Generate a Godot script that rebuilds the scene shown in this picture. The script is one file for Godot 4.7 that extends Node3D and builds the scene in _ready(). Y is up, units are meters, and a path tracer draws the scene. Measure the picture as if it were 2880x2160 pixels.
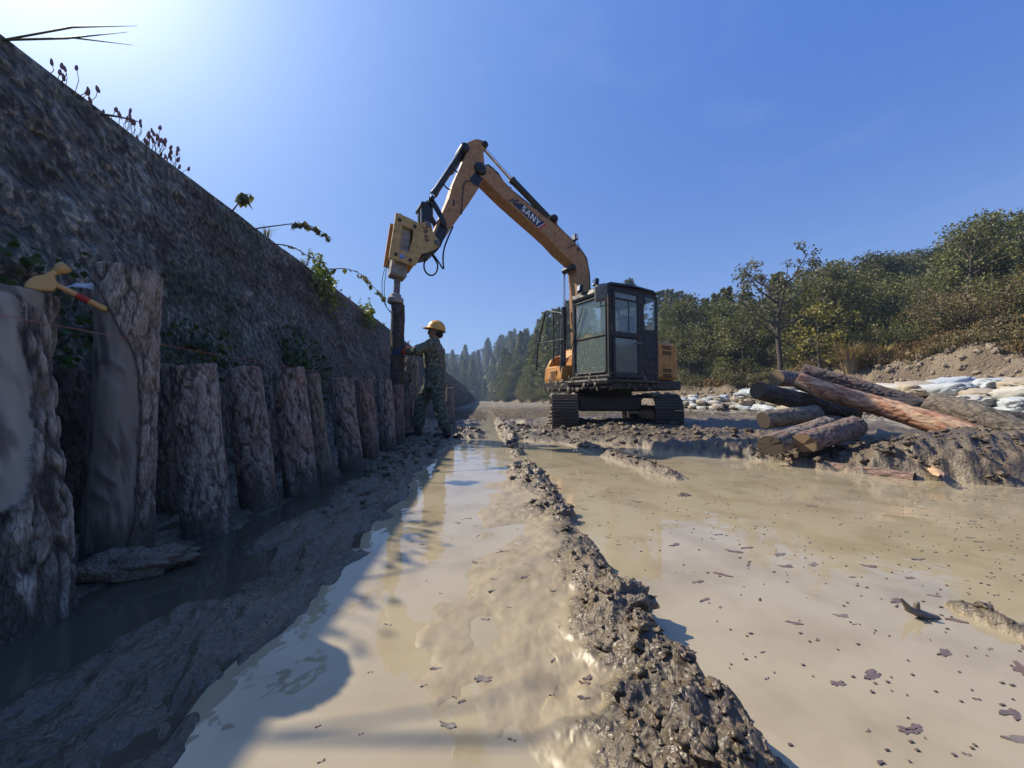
extends Node3D
# A pile-driving job on a muddy river bed: excavator with hydraulic hammer, timber piles along a retaining wall.
# World: +X to the right of the wall's line, -Z along the wall away from the camera, y up, metres.

class MB:
	# mesh builder: flat or smooth pieces, math-CCW faces
	var v := PackedVector3Array()
	var n := PackedVector3Array()
	var c := PackedColorArray()
	var u := PackedVector2Array()
	var i := PackedInt32Array()
	var col := Color.WHITE
	func tri(p0: Vector3, p1: Vector3, p2: Vector3) -> void:
		var nn := (p1 - p0).cross(p2 - p0).normalized()
		var b := v.size()
		for p in [p0, p1, p2]:
			v.append(p); n.append(nn); c.append(col); u.append(Vector2(p.x + p.z, p.y))
		i.append_array([b, b + 2, b + 1])
	func quad(p0: Vector3, p1: Vector3, p2: Vector3, p3: Vector3, uvs := []) -> void:
		var nn := (p1 - p0).cross(p2 - p0)
		if nn.length_squared() < 1e-14:
			nn = (p2 - p0).cross(p3 - p0)
		nn = nn.normalized()
		var b := v.size()
		var ps := [p0, p1, p2, p3]
		for k in 4:
			v.append(ps[k]); n.append(nn); c.append(col)
			u.append(uvs[k] if uvs else Vector2(ps[k].x + ps[k].z, ps[k].y))
		i.append_array([b, b + 2, b + 1, b, b + 3, b + 2])
	func grid(p: PackedVector3Array, rows: int, cols: int, cols_c := PackedColorArray(), uv := PackedVector2Array(), flip := false) -> void:
		# smooth sheet; a closed tube repeats its first column as its last
		var b := v.size()
		var nn := PackedVector3Array()
		nn.resize(p.size())
		var closed := cols > 2 and p[0].is_equal_approx(p[cols - 1])
		for r in rows:
			for k in cols:
				var k0 := k - 1
				var k1 := k + 1
				if closed:
					k0 = (k - 1) if k > 0 else cols - 2
					k1 = (k + 1) if k < cols - 1 else 1
				else:
					k0 = maxi(k0, 0); k1 = mini(k1, cols - 1)
				var r0 := maxi(r - 1, 0)
				var r1 := mini(r + 1, rows - 1)
				var d := (p[r * cols + k1] - p[r * cols + k0]).cross(p[r1 * cols + k] - p[r0 * cols + k])
				nn[r * cols + k] = (-d if flip else d).normalized()
		v.append_array(p)
		n.append_array(nn)
		if cols_c.size() == p.size():
			c.append_array(cols_c)
		else:
			var cc := PackedColorArray()
			cc.resize(p.size()); cc.fill(col)
			c.append_array(cc)
		if uv.size() == p.size():
			u.append_array(uv)
		else:
			for r in rows:
				for k in cols:
					u.append(Vector2(float(k) / (cols - 1), float(r) / (rows - 1)))
		var ii := PackedInt32Array()
		ii.resize((rows - 1) * (cols - 1) * 6)
		var o := 0
		for r in rows - 1:
			for k in cols - 1:
				var q := b + r * cols + k
				if flip:
					ii[o] = q; ii[o + 1] = q + 1; ii[o + 2] = q + cols
					ii[o + 3] = q + 1; ii[o + 4] = q + cols + 1; ii[o + 5] = q + cols
				else:
					ii[o] = q; ii[o + 1] = q + cols; ii[o + 2] = q + 1
					ii[o + 3] = q + 1; ii[o + 4] = q + cols; ii[o + 5] = q + cols + 1
				o += 6
		i.append_array(ii)
	func tube(pts: Array, radii, sides := 8, cap := true) -> void:
		var p := PackedVector3Array()
		var m := pts.size()
		var ref := Vector3.UP
		var t0: Vector3 = (pts[1] - pts[0]).normalized()
		if absf(t0.dot(ref)) > 0.9:
			ref = Vector3.RIGHT
		var a := t0.cross(ref).normalized()
		for k in m:
			var t: Vector3 = ((pts[mini(k + 1, m - 1)] as Vector3) - (pts[maxi(k - 1, 0)] as Vector3)).normalized()
			a = (a - t * a.dot(t)).normalized()
			var bb := t.cross(a)
			var r: float = radii if (radii is float or radii is int) else radii[k]
			for s in sides + 1:
				var w := TAU * (s % sides) / sides
				p.append((pts[k] as Vector3) + (a * cos(w) + bb * sin(w)) * r)
		grid(p, m, sides + 1)
		if cap:
			for e in [0, m - 1]:
				for s in sides:
					var q: int = e * (sides + 1) + s
					if e == 0:
						tri(pts[0], p[q + 1], p[q])
					else:
						tri(pts[e], p[q], p[q + 1])
	func rod(a: Vector3, b: Vector3, r: float, sides := 12) -> void:
		tube([a, b], r, sides, true)
	func prism(poly: PackedVector2Array, z0: float, z1: float, xf := Transform3D(), bev := 0.0) -> void:
		# polygon in x,y swept along z, edges chamfered by bev
		var q := poly
		var area := 0.0
		for k in q.size():
			area += q[k].cross(q[(k + 1) % q.size()])
		if area < 0.0:
			q = q.duplicate(); q.reverse()
		var m := q.size()
		var ins := PackedVector2Array()
		for k in m:
			var e0 := (q[k] - q[(k + m - 1) % m]).normalized()
			var e1 := (q[(k + 1) % m] - q[k]).normalized()
			var n0 := Vector2(-e0.y, e0.x)
			var n1 := Vector2(-e1.y, e1.x)
			var bi := (n0 + n1)
			bi = bi / maxf(bi.length_squared() * 0.5, 0.5)
			ins.append(q[k] + bi * bev)
		var za := z0 + bev
		var zb := z1 - bev
		for k in m:
			var k1 := (k + 1) % m
			var a := xf * Vector3(q[k].x, q[k].y, za)
			var b := xf * Vector3(q[k1].x, q[k1].y, za)
			var cc := xf * Vector3(q[k1].x, q[k1].y, zb)
			var d := xf * Vector3(q[k].x, q[k].y, zb)
			quad(a, b, cc, d)
			if bev > 0.0:
				quad(xf * Vector3(ins[k].x, ins[k].y, z0), xf * Vector3(ins[k1].x, ins[k1].y, z0), b, a)
				quad(d, cc, xf * Vector3(ins[k1].x, ins[k1].y, z1), xf * Vector3(ins[k].x, ins[k].y, z1))
		var t := Geometry2D.triangulate_polygon(ins)
		for k in range(0, t.size(), 3):
			var p0 := ins[t[k]]
			var p1 := ins[t[k + 1]]
			var p2 := ins[t[k + 2]]
			if (p1 - p0).cross(p2 - p0) < 0.0:
				var sw := p1
				p1 = p2; p2 = sw
			tri(xf * Vector3(p0.x, p0.y, z1), xf * Vector3(p1.x, p1.y, z1), xf * Vector3(p2.x, p2.y, z1))
			tri(xf * Vector3(p0.x, p0.y, z0), xf * Vector3(p2.x, p2.y, z0), xf * Vector3(p1.x, p1.y, z0))
	func box(ctr: Vector3, size: Vector3, bev := 0.01, xf := Transform3D()) -> void:
		var h := size * 0.5
		var b := minf(bev, minf(h.x, h.y) * 0.45)
		b = minf(b, h.z * 0.45)
		var q := PackedVector2Array([Vector2(-h.x + b, -h.y), Vector2(h.x - b, -h.y), Vector2(h.x, -h.y + b), Vector2(h.x, h.y - b), Vector2(h.x - b, h.y), Vector2(-h.x + b, h.y), Vector2(-h.x, h.y - b), Vector2(-h.x, -h.y + b)])
		prism(q, -h.z, h.z, xf * Transform3D(Basis(), ctr), b)
	func lathe(prof: Array, sides := 16, xf := Transform3D()) -> void:
		var p := PackedVector3Array()
		for k in prof.size():
			for s in sides + 1:
				var w := -TAU * (s % sides) / sides
				p.append(xf * Vector3(prof[k].x * cos(w), prof[k].y, prof[k].x * sin(w)))
		grid(p, prof.size(), sides + 1)
	func ball(ctr: Vector3, rad: Vector3, sides := 12, xf := Transform3D()) -> void:
		var pr := []
		for k in 9:
			var a := -PI / 2 + PI * k / 8.0
			pr.append(Vector2(maxf(cos(a), 0.001), sin(a)))
		lathe(pr, sides, xf * Transform3D(Basis.from_scale(rad), ctr))
	func mesh() -> ArrayMesh:
		var a := []
		a.resize(Mesh.ARRAY_MAX)
		a[Mesh.ARRAY_VERTEX] = v; a[Mesh.ARRAY_NORMAL] = n; a[Mesh.ARRAY_COLOR] = c; a[Mesh.ARRAY_TEX_UV] = u; a[Mesh.ARRAY_INDEX] = i
		var m := ArrayMesh.new()
		m.add_surface_from_arrays(Mesh.PRIMITIVE_TRIANGLES, a)
		return m

var M := {}
var used := {}
var rng := RandomNumberGenerator.new()
var n1: FastNoiseLite
var n2: FastNoiseLite
var n3: FastNoiseLite
var cel: FastNoiseLite
var rid: FastNoiseLite

func noise(sd: int, freq: float, oct: int, type := FastNoiseLite.TYPE_SIMPLEX_SMOOTH) -> FastNoiseLite:
	var f := FastNoiseLite.new()
	f.seed = sd; f.frequency = freq; f.noise_type = type
	f.fractal_type = FastNoiseLite.FRACTAL_FBM if oct > 1 else FastNoiseLite.FRACTAL_NONE
	f.fractal_octaves = oct
	return f

func tex(f: FastNoiseLite, size: int, lo: Color, hi: Color, power := 1.0, mid: Variant = null) -> ImageTexture:
	# noise picture from lo to hi (linear values), tileable
	var src := f.get_seamless_image(size, size, false, false, 0.1, true)
	src.convert(Image.FORMAT_L8)
	var d := src.get_data()
	var lut := PackedByteArray()
	for k in 256:
		var t := pow(k / 255.0, power)
		var cc := lo.lerp(hi, t)
		if mid != null:
			cc = lo.lerp(mid, t * 2.0) if t < 0.5 else (mid as Color).lerp(hi, t * 2.0 - 1.0)
		cc = cc.linear_to_srgb()
		lut.append_array([cc.r8, cc.g8, cc.b8])
	var o := PackedByteArray()
	o.resize(d.size() * 3)
	for k in d.size():
		var q := d[k] * 3
		o[k * 3] = lut[q]; o[k * 3 + 1] = lut[q + 1]; o[k * 3 + 2] = lut[q + 2]
	return ImageTexture.create_from_image(Image.create_from_data(size, size, false, Image.FORMAT_RGB8, o))

func grey(f: FastNoiseLite, size: int, lo := 0.0, hi := 1.0) -> ImageTexture:
	var src := f.get_seamless_image(size, size, false, false, 0.1, true)
	src.convert(Image.FORMAT_L8)
	if lo != 0.0 or hi != 1.0:
		var d := src.get_data()
		for k in d.size():
			d[k] = int(255.0 * clampf(lo + (hi - lo) * d[k] / 255.0, 0.0, 1.0))
		src = Image.create_from_data(size, size, false, Image.FORMAT_L8, d)
	return ImageTexture.create_from_image(src)

func mat(called: String, base: Color, rough := 0.8, metal := 0.0, vcol := false) -> StandardMaterial3D:
	# base is a linear real-world colour
	var m := StandardMaterial3D.new()
	m.resource_name = called
	m.albedo_color = base.linear_to_srgb()
	m.roughness = rough
	m.metallic = metal
	m.vertex_color_use_as_albedo = vcol
	M[called] = m
	return m

func tri_map(m: StandardMaterial3D, scale: float, world := true) -> void:
	m.uv1_triplanar = true
	m.uv1_world_triplanar = world
	m.uv1_scale = Vector3.ONE * scale

func bump(m: StandardMaterial3D, t: Texture2D, cm: float) -> void:
	m.heightmap_enabled = true
	m.heightmap_texture = t
	m.heightmap_scale = cm

func numbered(called: String) -> String:
	var k: int = used.get(called, 0)
	used[called] = k + 1
	return called if k == 0 else "%s_%03d" % [called, k]

func tag(o: Node3D, label: String, category: String, group := "") -> Node3D:
	o.set_meta("label", label)
	o.set_meta("category", category)
	if group:
		o.set_meta("group", group)
	return o

func thing(called: String, label: String, category: String, at := Vector3.ZERO, basis := Basis(), group := "") -> Node3D:
	var o := Node3D.new()
	o.name = numbered(called)
	add_child(o)
	o.transform = Transform3D(basis, at)
	return tag(o, label, category, group)

func part(called: String, shape, m: Material, parent: Node = null) -> MeshInstance3D:
	var o := MeshInstance3D.new()
	o.mesh = shape.mesh() if shape is MB else shape
	o.material_override = m
	if parent == null or parent == self:
		o.name = numbered(called)
		add_child(o)
	else:
		var k := 0
		var nm := called
		while parent.has_node(NodePath(nm)):
			k += 1
			nm = "%s_%03d" % [called, k]
		o.name = nm
		parent.add_child(o)
	return o

func struct(called: String, shape, m: Material) -> MeshInstance3D:
	var o := part(called, shape, m)
	o.set_meta("kind", "structure")
	return o

func copy_of(o: Node3D, at: Vector3, basis: Basis, label: String, group := "") -> Node3D:
	var r: Node3D = o.duplicate()
	r.name = numbered(String(o.get_meta("base_name", o.name)))
	add_child(r)
	r.transform = Transform3D(basis, at)
	r.set_meta("label", label)
	if group:
		r.set_meta("group", group)
	elif r.has_meta("group"):
		r.remove_meta("group")
	return r

func sm(a: float, b: float, x: float) -> float:
	return smoothstep(a, b, x) if b > a else 1.0 - smoothstep(b, a, x)

func table(xs: Array, ys: Array, x: float) -> float:
	if x <= xs[0]:
		return ys[0]
	for k in range(1, xs.size()):
		if x < xs[k]:
			return lerpf(ys[k - 1], ys[k], (x - xs[k - 1]) / (xs[k] - xs[k - 1]))
	return ys[-1]

func ordinal(k: int) -> String:
	var words := ["first", "second", "third", "fourth", "fifth", "sixth", "seventh", "eighth", "ninth", "tenth", "eleventh", "twelfth", "thirteenth", "fourteenth", "fifteenth", "sixteenth", "seventeenth", "eighteenth", "nineteenth", "twentieth"]
	if k < 20:
		return words[k]
	var n := k + 1
	return str(n) + ("st" if n % 10 == 1 else ("nd" if n % 10 == 2 else ("rd" if n % 10 == 3 else "th")))

var series := {}

func queue_label(o: Node3D, what: String) -> void:
	# things alike are told apart by their order across the view
	if not series.has(what):
		series[what] = []
	series[what].append(o)

func label_series() -> void:
	for what in series:
		var list: Array = series[what]
		list.sort_custom(func(a, b): return a.position.x / -a.position.z < b.position.x / -b.position.z)
		for k in list.size():
			var s: String = what
			if list.size() > 1:
				s += ", " + (ordinal(k) + " from the left" if k < list.size() - 1 else "last on the right")
			list[k].set_meta("label", s)

func W(x: float, y: float, d: float) -> Vector3:
	return Vector3(x, y, -d)

func air(to_sun: Vector3) -> ImageTexture:
	# clear blue air, paler low down and towards the sun
	var w := 768
	var h := 384
	var im := Image.create(w, h, false, Image.FORMAT_RGBF)
	var wn := noise(5, 1.0, 5)
	var top := Color(0.046, 0.165, 0.60)
	var low := Color(0.43, 0.67, 1.02)
	for y in h:
		var el := PI / 2 - PI * (y + 0.5) / h
		var up := sin(el)
		var t := pow(1.0 - maxf(up, 0.0), 3.4)
		for x in w:
			var az := TAU * (x + 0.5) / w
			var dir := Vector3(sin(az) * cos(el), up, -cos(az) * cos(el))
			var c := dir.dot(to_sun)
			var g := (c + 1.0) * 0.5
			var col := top.lerp(low, t)
			col = col + Color(0.21, 0.29, 0.35) * pow(g, 5.0) + Color(0.42, 0.44, 0.44) * pow(g, 28.0) + Color(1.0, 0.95, 0.85) * pow(g, 90.0)
			# a few thin wisps of high cloud
			var wisp := maxf(0.0, wn.get_noise_3d(dir.x * 2.0 + dir.z * 1.4, dir.y * 7.0, dir.z * 2.0 - dir.x * 1.4) - 0.22) * smoothstep(0.1, 0.5, up)
			col = col.lerp(Color(0.75, 0.85, 1.05), clampf(wisp * 0.14, 0, 0.1))
			if up < 0.0:
				col = Color(0.2, 0.2, 0.18)
			im.set_pixel(x, y, col)
	return ImageTexture.create_from_image(im)

func _ready() -> void:
	rng.seed = 41
	# camera: crouching height, very wide lens
	var cam := Camera3D.new()
	cam.name = "camera"
	cam.position = Vector3(0, 0.56, 0)
	cam.rotation = Vector3(deg_to_rad(2.55), deg_to_rad(-4.37), 0)
	cam.fov = 92.2
	cam.near = 0.05
	cam.far = 2000.0
	add_child(cam)
	cam.current = true
	# sky
	var sky_m := PanoramaSkyMaterial.new()
	sky_m.panorama = air(Vector3(-0.90, 1.0, -0.6).normalized())
	var env := Environment.new()
	env.background_mode = Environment.BG_SKY
	env.sky = Sky.new()
	env.sky.sky_material = sky_m
	env.background_energy_multiplier = 0.74
	env.tonemap_mode = Environment.TONE_MAPPER_LINEAR
	env.tonemap_exposure = 1.35
	env.fog_enabled = true
	env.fog_density = 0.0013
	env.fog_light_color = Color(0.72, 0.82, 0.95)
	env.sdfgi_enabled = true
	env.ssao_enabled = true
	env.ssil_enabled = true
	var we := WorldEnvironment.new()
	we.name = "world_environment"
	we.environment = env
	add_child(we)
	# sun: ahead and to the left, above the wall
	var sun := DirectionalLight3D.new()
	sun.name = "sun"
	sun.light_color = Color(1.0, 0.95, 0.86)
	sun.light_energy = 1.6
	sun.light_angular_distance = 0.5
	sun.shadow_enabled = true
	add_child(sun)
	sun.look_at_from_position(Vector3(-0.90, 1.0, -0.6) * 50.0, Vector3.ZERO)
	setup_noise()
	setup_materials()
	setup_paint()
	setup_wood()
	build_all()

func setup_noise() -> void:
	n1 = noise(11, 1.0, 3)
	n2 = noise(23, 1.0, 4)
	n3 = noise(37, 1.0, 2)
	rid = noise(51, 1.0, 3)
	rid.fractal_type = FastNoiseLite.FRACTAL_RIDGED
	cel = noise(67, 1.0, 1, FastNoiseLite.TYPE_CELLULAR)
	cel.cellular_return_type = FastNoiseLite.RETURN_DISTANCE
	cel.cellular_jitter = 0.9

func setup_materials() -> void:
	var fine := noise(3, 0.02, 5)
	var lumps := noise(5, 0.035, 2, FastNoiseLite.TYPE_CELLULAR)
	lumps.cellular_return_type = FastNoiseLite.RETURN_DISTANCE
	var cracks := noise(9, 0.03, 1, FastNoiseLite.TYPE_CELLULAR)
	cracks.cellular_return_type = FastNoiseLite.RETURN_DISTANCE2_SUB
	cracks.domain_warp_enabled = true
	cracks.domain_warp_amplitude = 14.0
	cracks.domain_warp_frequency = 0.03
	M.t_fine = grey(fine, 1024)
	M.t_wet = grey(noise(8, 0.012, 4), 512, 0.0, 1.0)
	# wet mud
	var mud := mat("wet_mud", Color(1, 1, 1), 1.0, 0.0, true)
	mud.albedo_texture = tex(fine, 1024, Color(0.62, 0.62, 0.62), Color(1.15, 1.13, 1.1), 1.0)
	mud.roughness_texture = grey(noise(8, 0.012, 4), 512, 0.22, 0.8)
	bump(mud, grey(noise(6, 0.014, 3), 1024), 0.8)
	tri_map(mud, 3.2)
	var silt := mat("wet_silt", Color(1, 1, 1), 0.22, 0.0, true)
	silt.albedo_texture = water_tones()
	silt.roughness_texture = grey(noise(18, 0.01, 4), 512, 0.3, 0.62)
	silt.roughness = 1.0
	bump(silt, grey(noise(19, 0.012, 3), 512), 0.22)
	tri_map(silt, 1.6)
	# drier ground
	var dry := mat("dry_ground", Color(1, 1, 1), 0.95, 0.0, true)
	dry.albedo_texture = tex(noise(4, 0.03, 5), 1024, Color(0.5, 0.5, 0.5), Color(1.3, 1.25, 1.2))
	bump(dry, M.t_fine, 10.0)
	tri_map(dry, 0.7)
	# silty water
	var water := mat("silty_water", Color(0.365, 0.306, 0.2), 0.02)
	water.metallic_specular = 0.5
	water.albedo_texture = silt.albedo_texture
	bump(water, grey(noise(14, 0.008, 4), 1024), 0.12)
	tri_map(water, 0.5)
	M.water = water
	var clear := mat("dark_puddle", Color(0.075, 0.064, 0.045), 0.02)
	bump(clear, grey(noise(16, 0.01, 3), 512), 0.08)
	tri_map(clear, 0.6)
	# wall
	var wall := mat("weathered_concrete", Color(1, 1, 1), 0.93, 0.0, true)
	var wt := mottle()
	wall.albedo_texture = wt[0]
	bump(wall, wt[1], 6.5)
	tri_map(wall, 0.62)
	wall.uv1_scale = Vector3(0.62, 0.42, 0.62)

func water_tones() -> ImageTexture:
	var sw := noise(15, 0.006, 5)
	sw.domain_warp_enabled = true
	sw.domain_warp_amplitude = 60.0
	sw.domain_warp_frequency = 0.006
	return tex(sw, 1024, Color(0.76, 0.73, 0.68), Color(1.16, 1.17, 1.18))

func mottle() -> Array:
	# weathered render: broad stains, pale flecks of lichen and scabs, dark pits
	var a := noise(21, 0.012, 6).get_seamless_image(1024, 1024, false, false, 0.1, true)
	var fl := noise(22, 0.03, 4)
	fl.domain_warp_enabled = true
	fl.domain_warp_amplitude = 25.0
	fl.domain_warp_frequency = 0.012
	var b := fl.get_seamless_image(1024, 1024, false, false, 0.1, true)
	var pt := noise(24, 0.06, 2, FastNoiseLite.TYPE_CELLULAR)
	pt.cellular_return_type = FastNoiseLite.RETURN_DISTANCE
	var c := pt.get_seamless_image(1024, 1024, false, false, 0.1, true)
	for im in [a, b, c]:
		im.convert(Image.FORMAT_L8)
	var da := a.get_data()
	var db := b.get_data()
	var dc := c.get_data()
	var o := PackedByteArray()
	var hh := PackedByteArray()
	o.resize(da.size() * 3)
	hh.resize(da.size())
	for k in da.size():
		var u := da[k] / 255.0
		var w := db[k] / 255.0
		var q := dc[k] / 255.0
		var v := 0.10 + 0.62 * u
		v *= 0.4 + 0.6 * smoothstep(0.3, 0.5, w)
		var fleck := smoothstep(0.57, 0.68, w)
		v = lerpf(v, 1.0, fleck * (0.45 + 0.5 * u))
		v *= 0.75 + 0.25 * smoothstep(0.05, 0.35, q)
		var warm := clampf((w - u) * 0.35, -0.1, 0.12)
		o[k * 3] = int(255.0 * clampf(sqrt(v) * (1.0 + warm * 0.5), 0, 1))
		o[k * 3 + 1] = int(255.0 * clampf(sqrt(v), 0, 1))
		o[k * 3 + 2] = int(255.0 * clampf(sqrt(v) * (0.98 - warm * 0.6), 0, 1))
		hh[k] = int(255.0 * clampf(0.25 + 0.35 * u + 0.25 * fleck + 0.2 * (q - 0.5) - 0.2 * smoothstep(0.45, 0.2, w), 0, 1))
	return [ImageTexture.create_from_image(Image.create_from_data(1024, 1024, false, Image.FORMAT_RGB8, o)), ImageTexture.create_from_image(Image.create_from_data(1024, 1024, false, Image.FORMAT_L8, hh))]

func fissures() -> Array:
	# pine bark: scaly plates parted by dark upright cracks
	var f := noise(63, 0.022, 1, FastNoiseLite.TYPE_CELLULAR)
	f.cellular_return_type = FastNoiseLite.RETURN_DISTANCE2_SUB
	f.domain_warp_enabled = true
	f.domain_warp_amplitude = 18.0
	f.domain_warp_frequency = 0.02
	f.domain_warp_fractal_type = FastNoiseLite.DOMAIN_WARP_FRACTAL_PROGRESSIVE
	var a := f.get_seamless_image(1024, 1024, false, false, 0.1, true)
	var b := noise(64, 0.03, 5).get_seamless_image(1024, 1024, false, false, 0.1, true)
	for im in [a, b]:
		im.convert(Image.FORMAT_L8)
	var da := a.get_data()
	var db := b.get_data()
	var o := PackedByteArray()
	var hh := PackedByteArray()
	o.resize(da.size() * 3)
	hh.resize(da.size())
	for k in da.size():
		var e := da[k] / 255.0
		var u := db[k] / 255.0
		var pl := smoothstep(0.0, 0.16, e + 0.3 * (u - 0.5))
		var v := lerpf(0.5, 0.74 + 0.7 * (u - 0.4), pl)
		o[k * 3] = int(255.0 * clampf(sqrt(v), 0, 1))
		o[k * 3 + 1] = int(255.0 * clampf(sqrt(v) * (0.96 + 0.04 * pl), 0, 1))
		o[k * 3 + 2] = int(255.0 * clampf(sqrt(v) * (0.91 + 0.09 * pl), 0, 1))
		hh[k] = int(255.0 * clampf(0.5 * pl + 0.5 * u, 0, 1))
	return [ImageTexture.create_from_image(Image.create_from_data(1024, 1024, false, Image.FORMAT_RGB8, o)), ImageTexture.create_from_image(Image.create_from_data(1024, 1024, false, Image.FORMAT_L8, hh))]

func setup_wood() -> void:
	var bk := noise(61, 0.03, 4)
	bk.domain_warp_enabled = true
	bk.domain_warp_amplitude = 20.0
	bk.domain_warp_frequency = 0.02
	M.t_bark = grey(bk, 1024)
	var m := mat("bark", Color(1, 1, 1), 0.85, 0.0, true)
	var fs := fissures()
	m.albedo_texture = fs[0]
	bump(m, fs[1], 0.55)
	tri_map(m, 4.0, false)
	m.uv1_scale = Vector3(4.2, 1.1, 4.2)
	var bare := mat("bare_wood", Color(1, 1, 1), 0.75, 0.0, true)
	bare.albedo_texture = tex(bk, 512, Color(0.9, 0.89, 0.88), Color(1.06, 1.06, 1.05))
	bump(bare, M.t_bark, 0.12)
	tri_map(bare, 4.0, false)
	bare.uv1_scale = Vector3(3.5, 1.4, 3.5)
	# sawn end: growth rings round the pith
	var im := Image.create(256, 256, false, Image.FORMAT_RGB8)
	var rn := noise(62, 0.02, 3)
	for y in 256:
		for x in 256:
			var v := Vector2(x - 124, y - 131)
			var r := v.length() + 5.0 * rn.get_noise_2d(x, y)
			var t := 0.5 + 0.5 * sin(r * 0.55 + 2.0 * rn.get_noise_2d(x * 0.3, y * 0.3))
			var c := Color(0.20, 0.13, 0.075).lerp(Color(0.33, 0.22, 0.125), t)
			c = c.lerp(Color(0.14, 0.11, 0.08), clampf(0.45 + rn.get_noise_2d(x * 2.0 + 90.0, y * 2.0), 0, 1) * 0.8)
			if r > 118.0:
				c = Color(0.06, 0.045, 0.035)
			im.set_pixel(x, y, c.linear_to_srgb())
	var e := mat("sawn_end", Color(1, 1, 1), 0.9)
	e.albedo_texture = ImageTexture.create_from_image(im)
	bump(e, M.t_fine, 0.4)
	var e2 := mat("muddy_shaded_end", Color(0.085, 0.066, 0.048), 0.9)  # mud over the cut ends, with their shade darkened into the colour
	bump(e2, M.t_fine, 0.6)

func setup_paint() -> void:
	# worn machine paint: grime and dust in broad patches, one picture for every painted part
	var g := noise(33, 0.011, 6)
	var dirt := tex(g, 1024, Color(0.42, 0.39, 0.36), Color(1.06, 1.05, 1.03), 1.0, Color(0.92, 0.89, 0.86))
	M.t_dirt = dirt
	M.t_paint_rough = grey(noise(35, 0.02, 4), 512, 0.3, 0.95)
	for d in [["orange_paint", Color(0.56, 0.265, 0.06)], ["boom_paint", Color(0.45, 0.235, 0.095)], ["hammer_paint", Color(0.56, 0.365, 0.13)], ["hammer_inside", Color(0.62, 0.26, 0.06)], ["black_paint", Color(0.022, 0.022, 0.025)], ["grey_steel", Color(0.18, 0.17, 0.16)], ["greasy_black", Color(0.016, 0.015, 0.014)], ["cylinder_black", Color(0.02, 0.025, 0.026)], ["worn_grey", Color(0.3, 0.28, 0.25)]]:
		var m := mat(d[0], d[1], 1.0)
		m.albedo_texture = dirt
		m.roughness_texture = M.t_paint_rough
		bump(m, M.t_fine, 0.25)
		tri_map(m, 0.9)
	M.greasy_black.roughness = 0.6
	M.cylinder_black.roughness = 0.7
	mat("chrome", Color(0.75, 0.75, 0.76), 0.12, 1.0)
	mat("rubber", Color(0.015, 0.015, 0.016), 0.6)
	mat("white_print", Color(0.72, 0.72, 0.7), 0.6)
	mat("black_print", Color(0.02, 0.02, 0.024), 0.6)
	mat("navy_print", Color(0.018, 0.022, 0.045), 0.5)
	mat("red_print", Color(0.5, 0.02, 0.04), 0.5)
	mat("blue_print", Color(0.03, 0.16, 0.6), 0.5)
	mat("yellow_plastic", Color(0.7, 0.42, 0.02), 0.45)
	mat("lamp_glass", Color(0.55, 0.6, 0.68), 0.15)
	mat("track_steel", Color(0.10, 0.085, 0.066), 0.75)
	M.track_steel.albedo_texture = dirt
	bump(M.track_steel, M.t_fine, 1.0)
	tri_map(M.track_steel, 3.0)
	var glass := mat("cab_glass", Color(0.25, 0.36, 0.34), 0.02)
	glass.transparency = BaseMaterial3D.TRANSPARENCY_ALPHA
	glass.albedo_color.a = 0.22
	var dg := mat("dusty_glass", Color(0.22, 0.28, 0.26), 0.06)
	dg.transparency = BaseMaterial3D.TRANSPARENCY_ALPHA
	dg.albedo_color.a = 0.42
	mat("splash", Color(0.33, 0.3, 0.25), 0.9)
	mat("seat_cloth", Color(0.03, 0.03, 0.035), 0.9)
	# mud caked on steel
	var cm := mat("caked_mud", Color(0.2, 0.165, 0.12), 1.0)
	cm.albedo_texture = M.wet_mud.albedo_texture
	cm.roughness_texture = M.wet_mud.roughness_texture
	bump(cm, M.t_fine, 1.5)
	tri_map(cm, 3.0)

func font() -> SystemFont:
	var f := SystemFont.new()
	f.font_names = PackedStringArray(["Droid Sans"])
	f.font_weight = 700
	return f

func letters(txt: String, height: float, depth: float) -> TextMesh:
	var t := TextMesh.new()
	t.font = font()
	t.text = txt
	t.font_size = 32
	t.pixel_size = height / 24.0
	t.depth = depth
	t.curve_step = 1.0
	return t

func clod(sd: int, rad: Vector3, rough := 0.35, sides := 14, seg := 9) -> MB:
	# a lump of mud or stone: a ball pushed about by noise
	var f := noise(sd, 1.3, 3)
	var p := PackedVector3Array()
	for k in seg:
		var a := -PI / 2 + PI * k / (seg - 1)
		for s in sides + 1:
			var w := -TAU * (s % sides) / sides
			var q := Vector3(cos(a) * cos(w), sin(a), cos(a) * sin(w))
			p.append(q * rad * (1.0 + rough * f.get_noise_3dv(q * 1.2) * 1.6))
	var b := MB.new()
	b.grid(p, seg, sides + 1)
	return b

# ---------- terrain ----------
func bank_x(d: float) -> float:
	return 11.3 - 0.085 * maxf(0.0, d - 20.0) + 0.8 * n3.get_noise_2d(d * 0.08, 3.0)

func hill_h(x: float, d: float) -> float:
	var e := x - bank_x(d)
	var h := sm(-0.2, 3.6, e + 0.9 * n2.get_noise_2d(x * 0.5, d * 0.5)) * (1.7 + 0.7 * n3.get_noise_2d(x * 0.12, d * 0.12))
	var up := maxf(0.0, e - 2.6)
	h += 10.5 * (1.0 - exp(-up * 0.27 / 10.5))
	h += 8.0 * sm(40.0, 85.0, d) * sm(1.0, 13.0, e)
	h += 20.0 * sm(130.0, 240.0, d)
	return h + 0.15 * sm(7.0, 11.0, x) + sm(1.0, 5.0, e) * 0.8 * n2.get_noise_2d(x * 0.25, d * 0.25)

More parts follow.
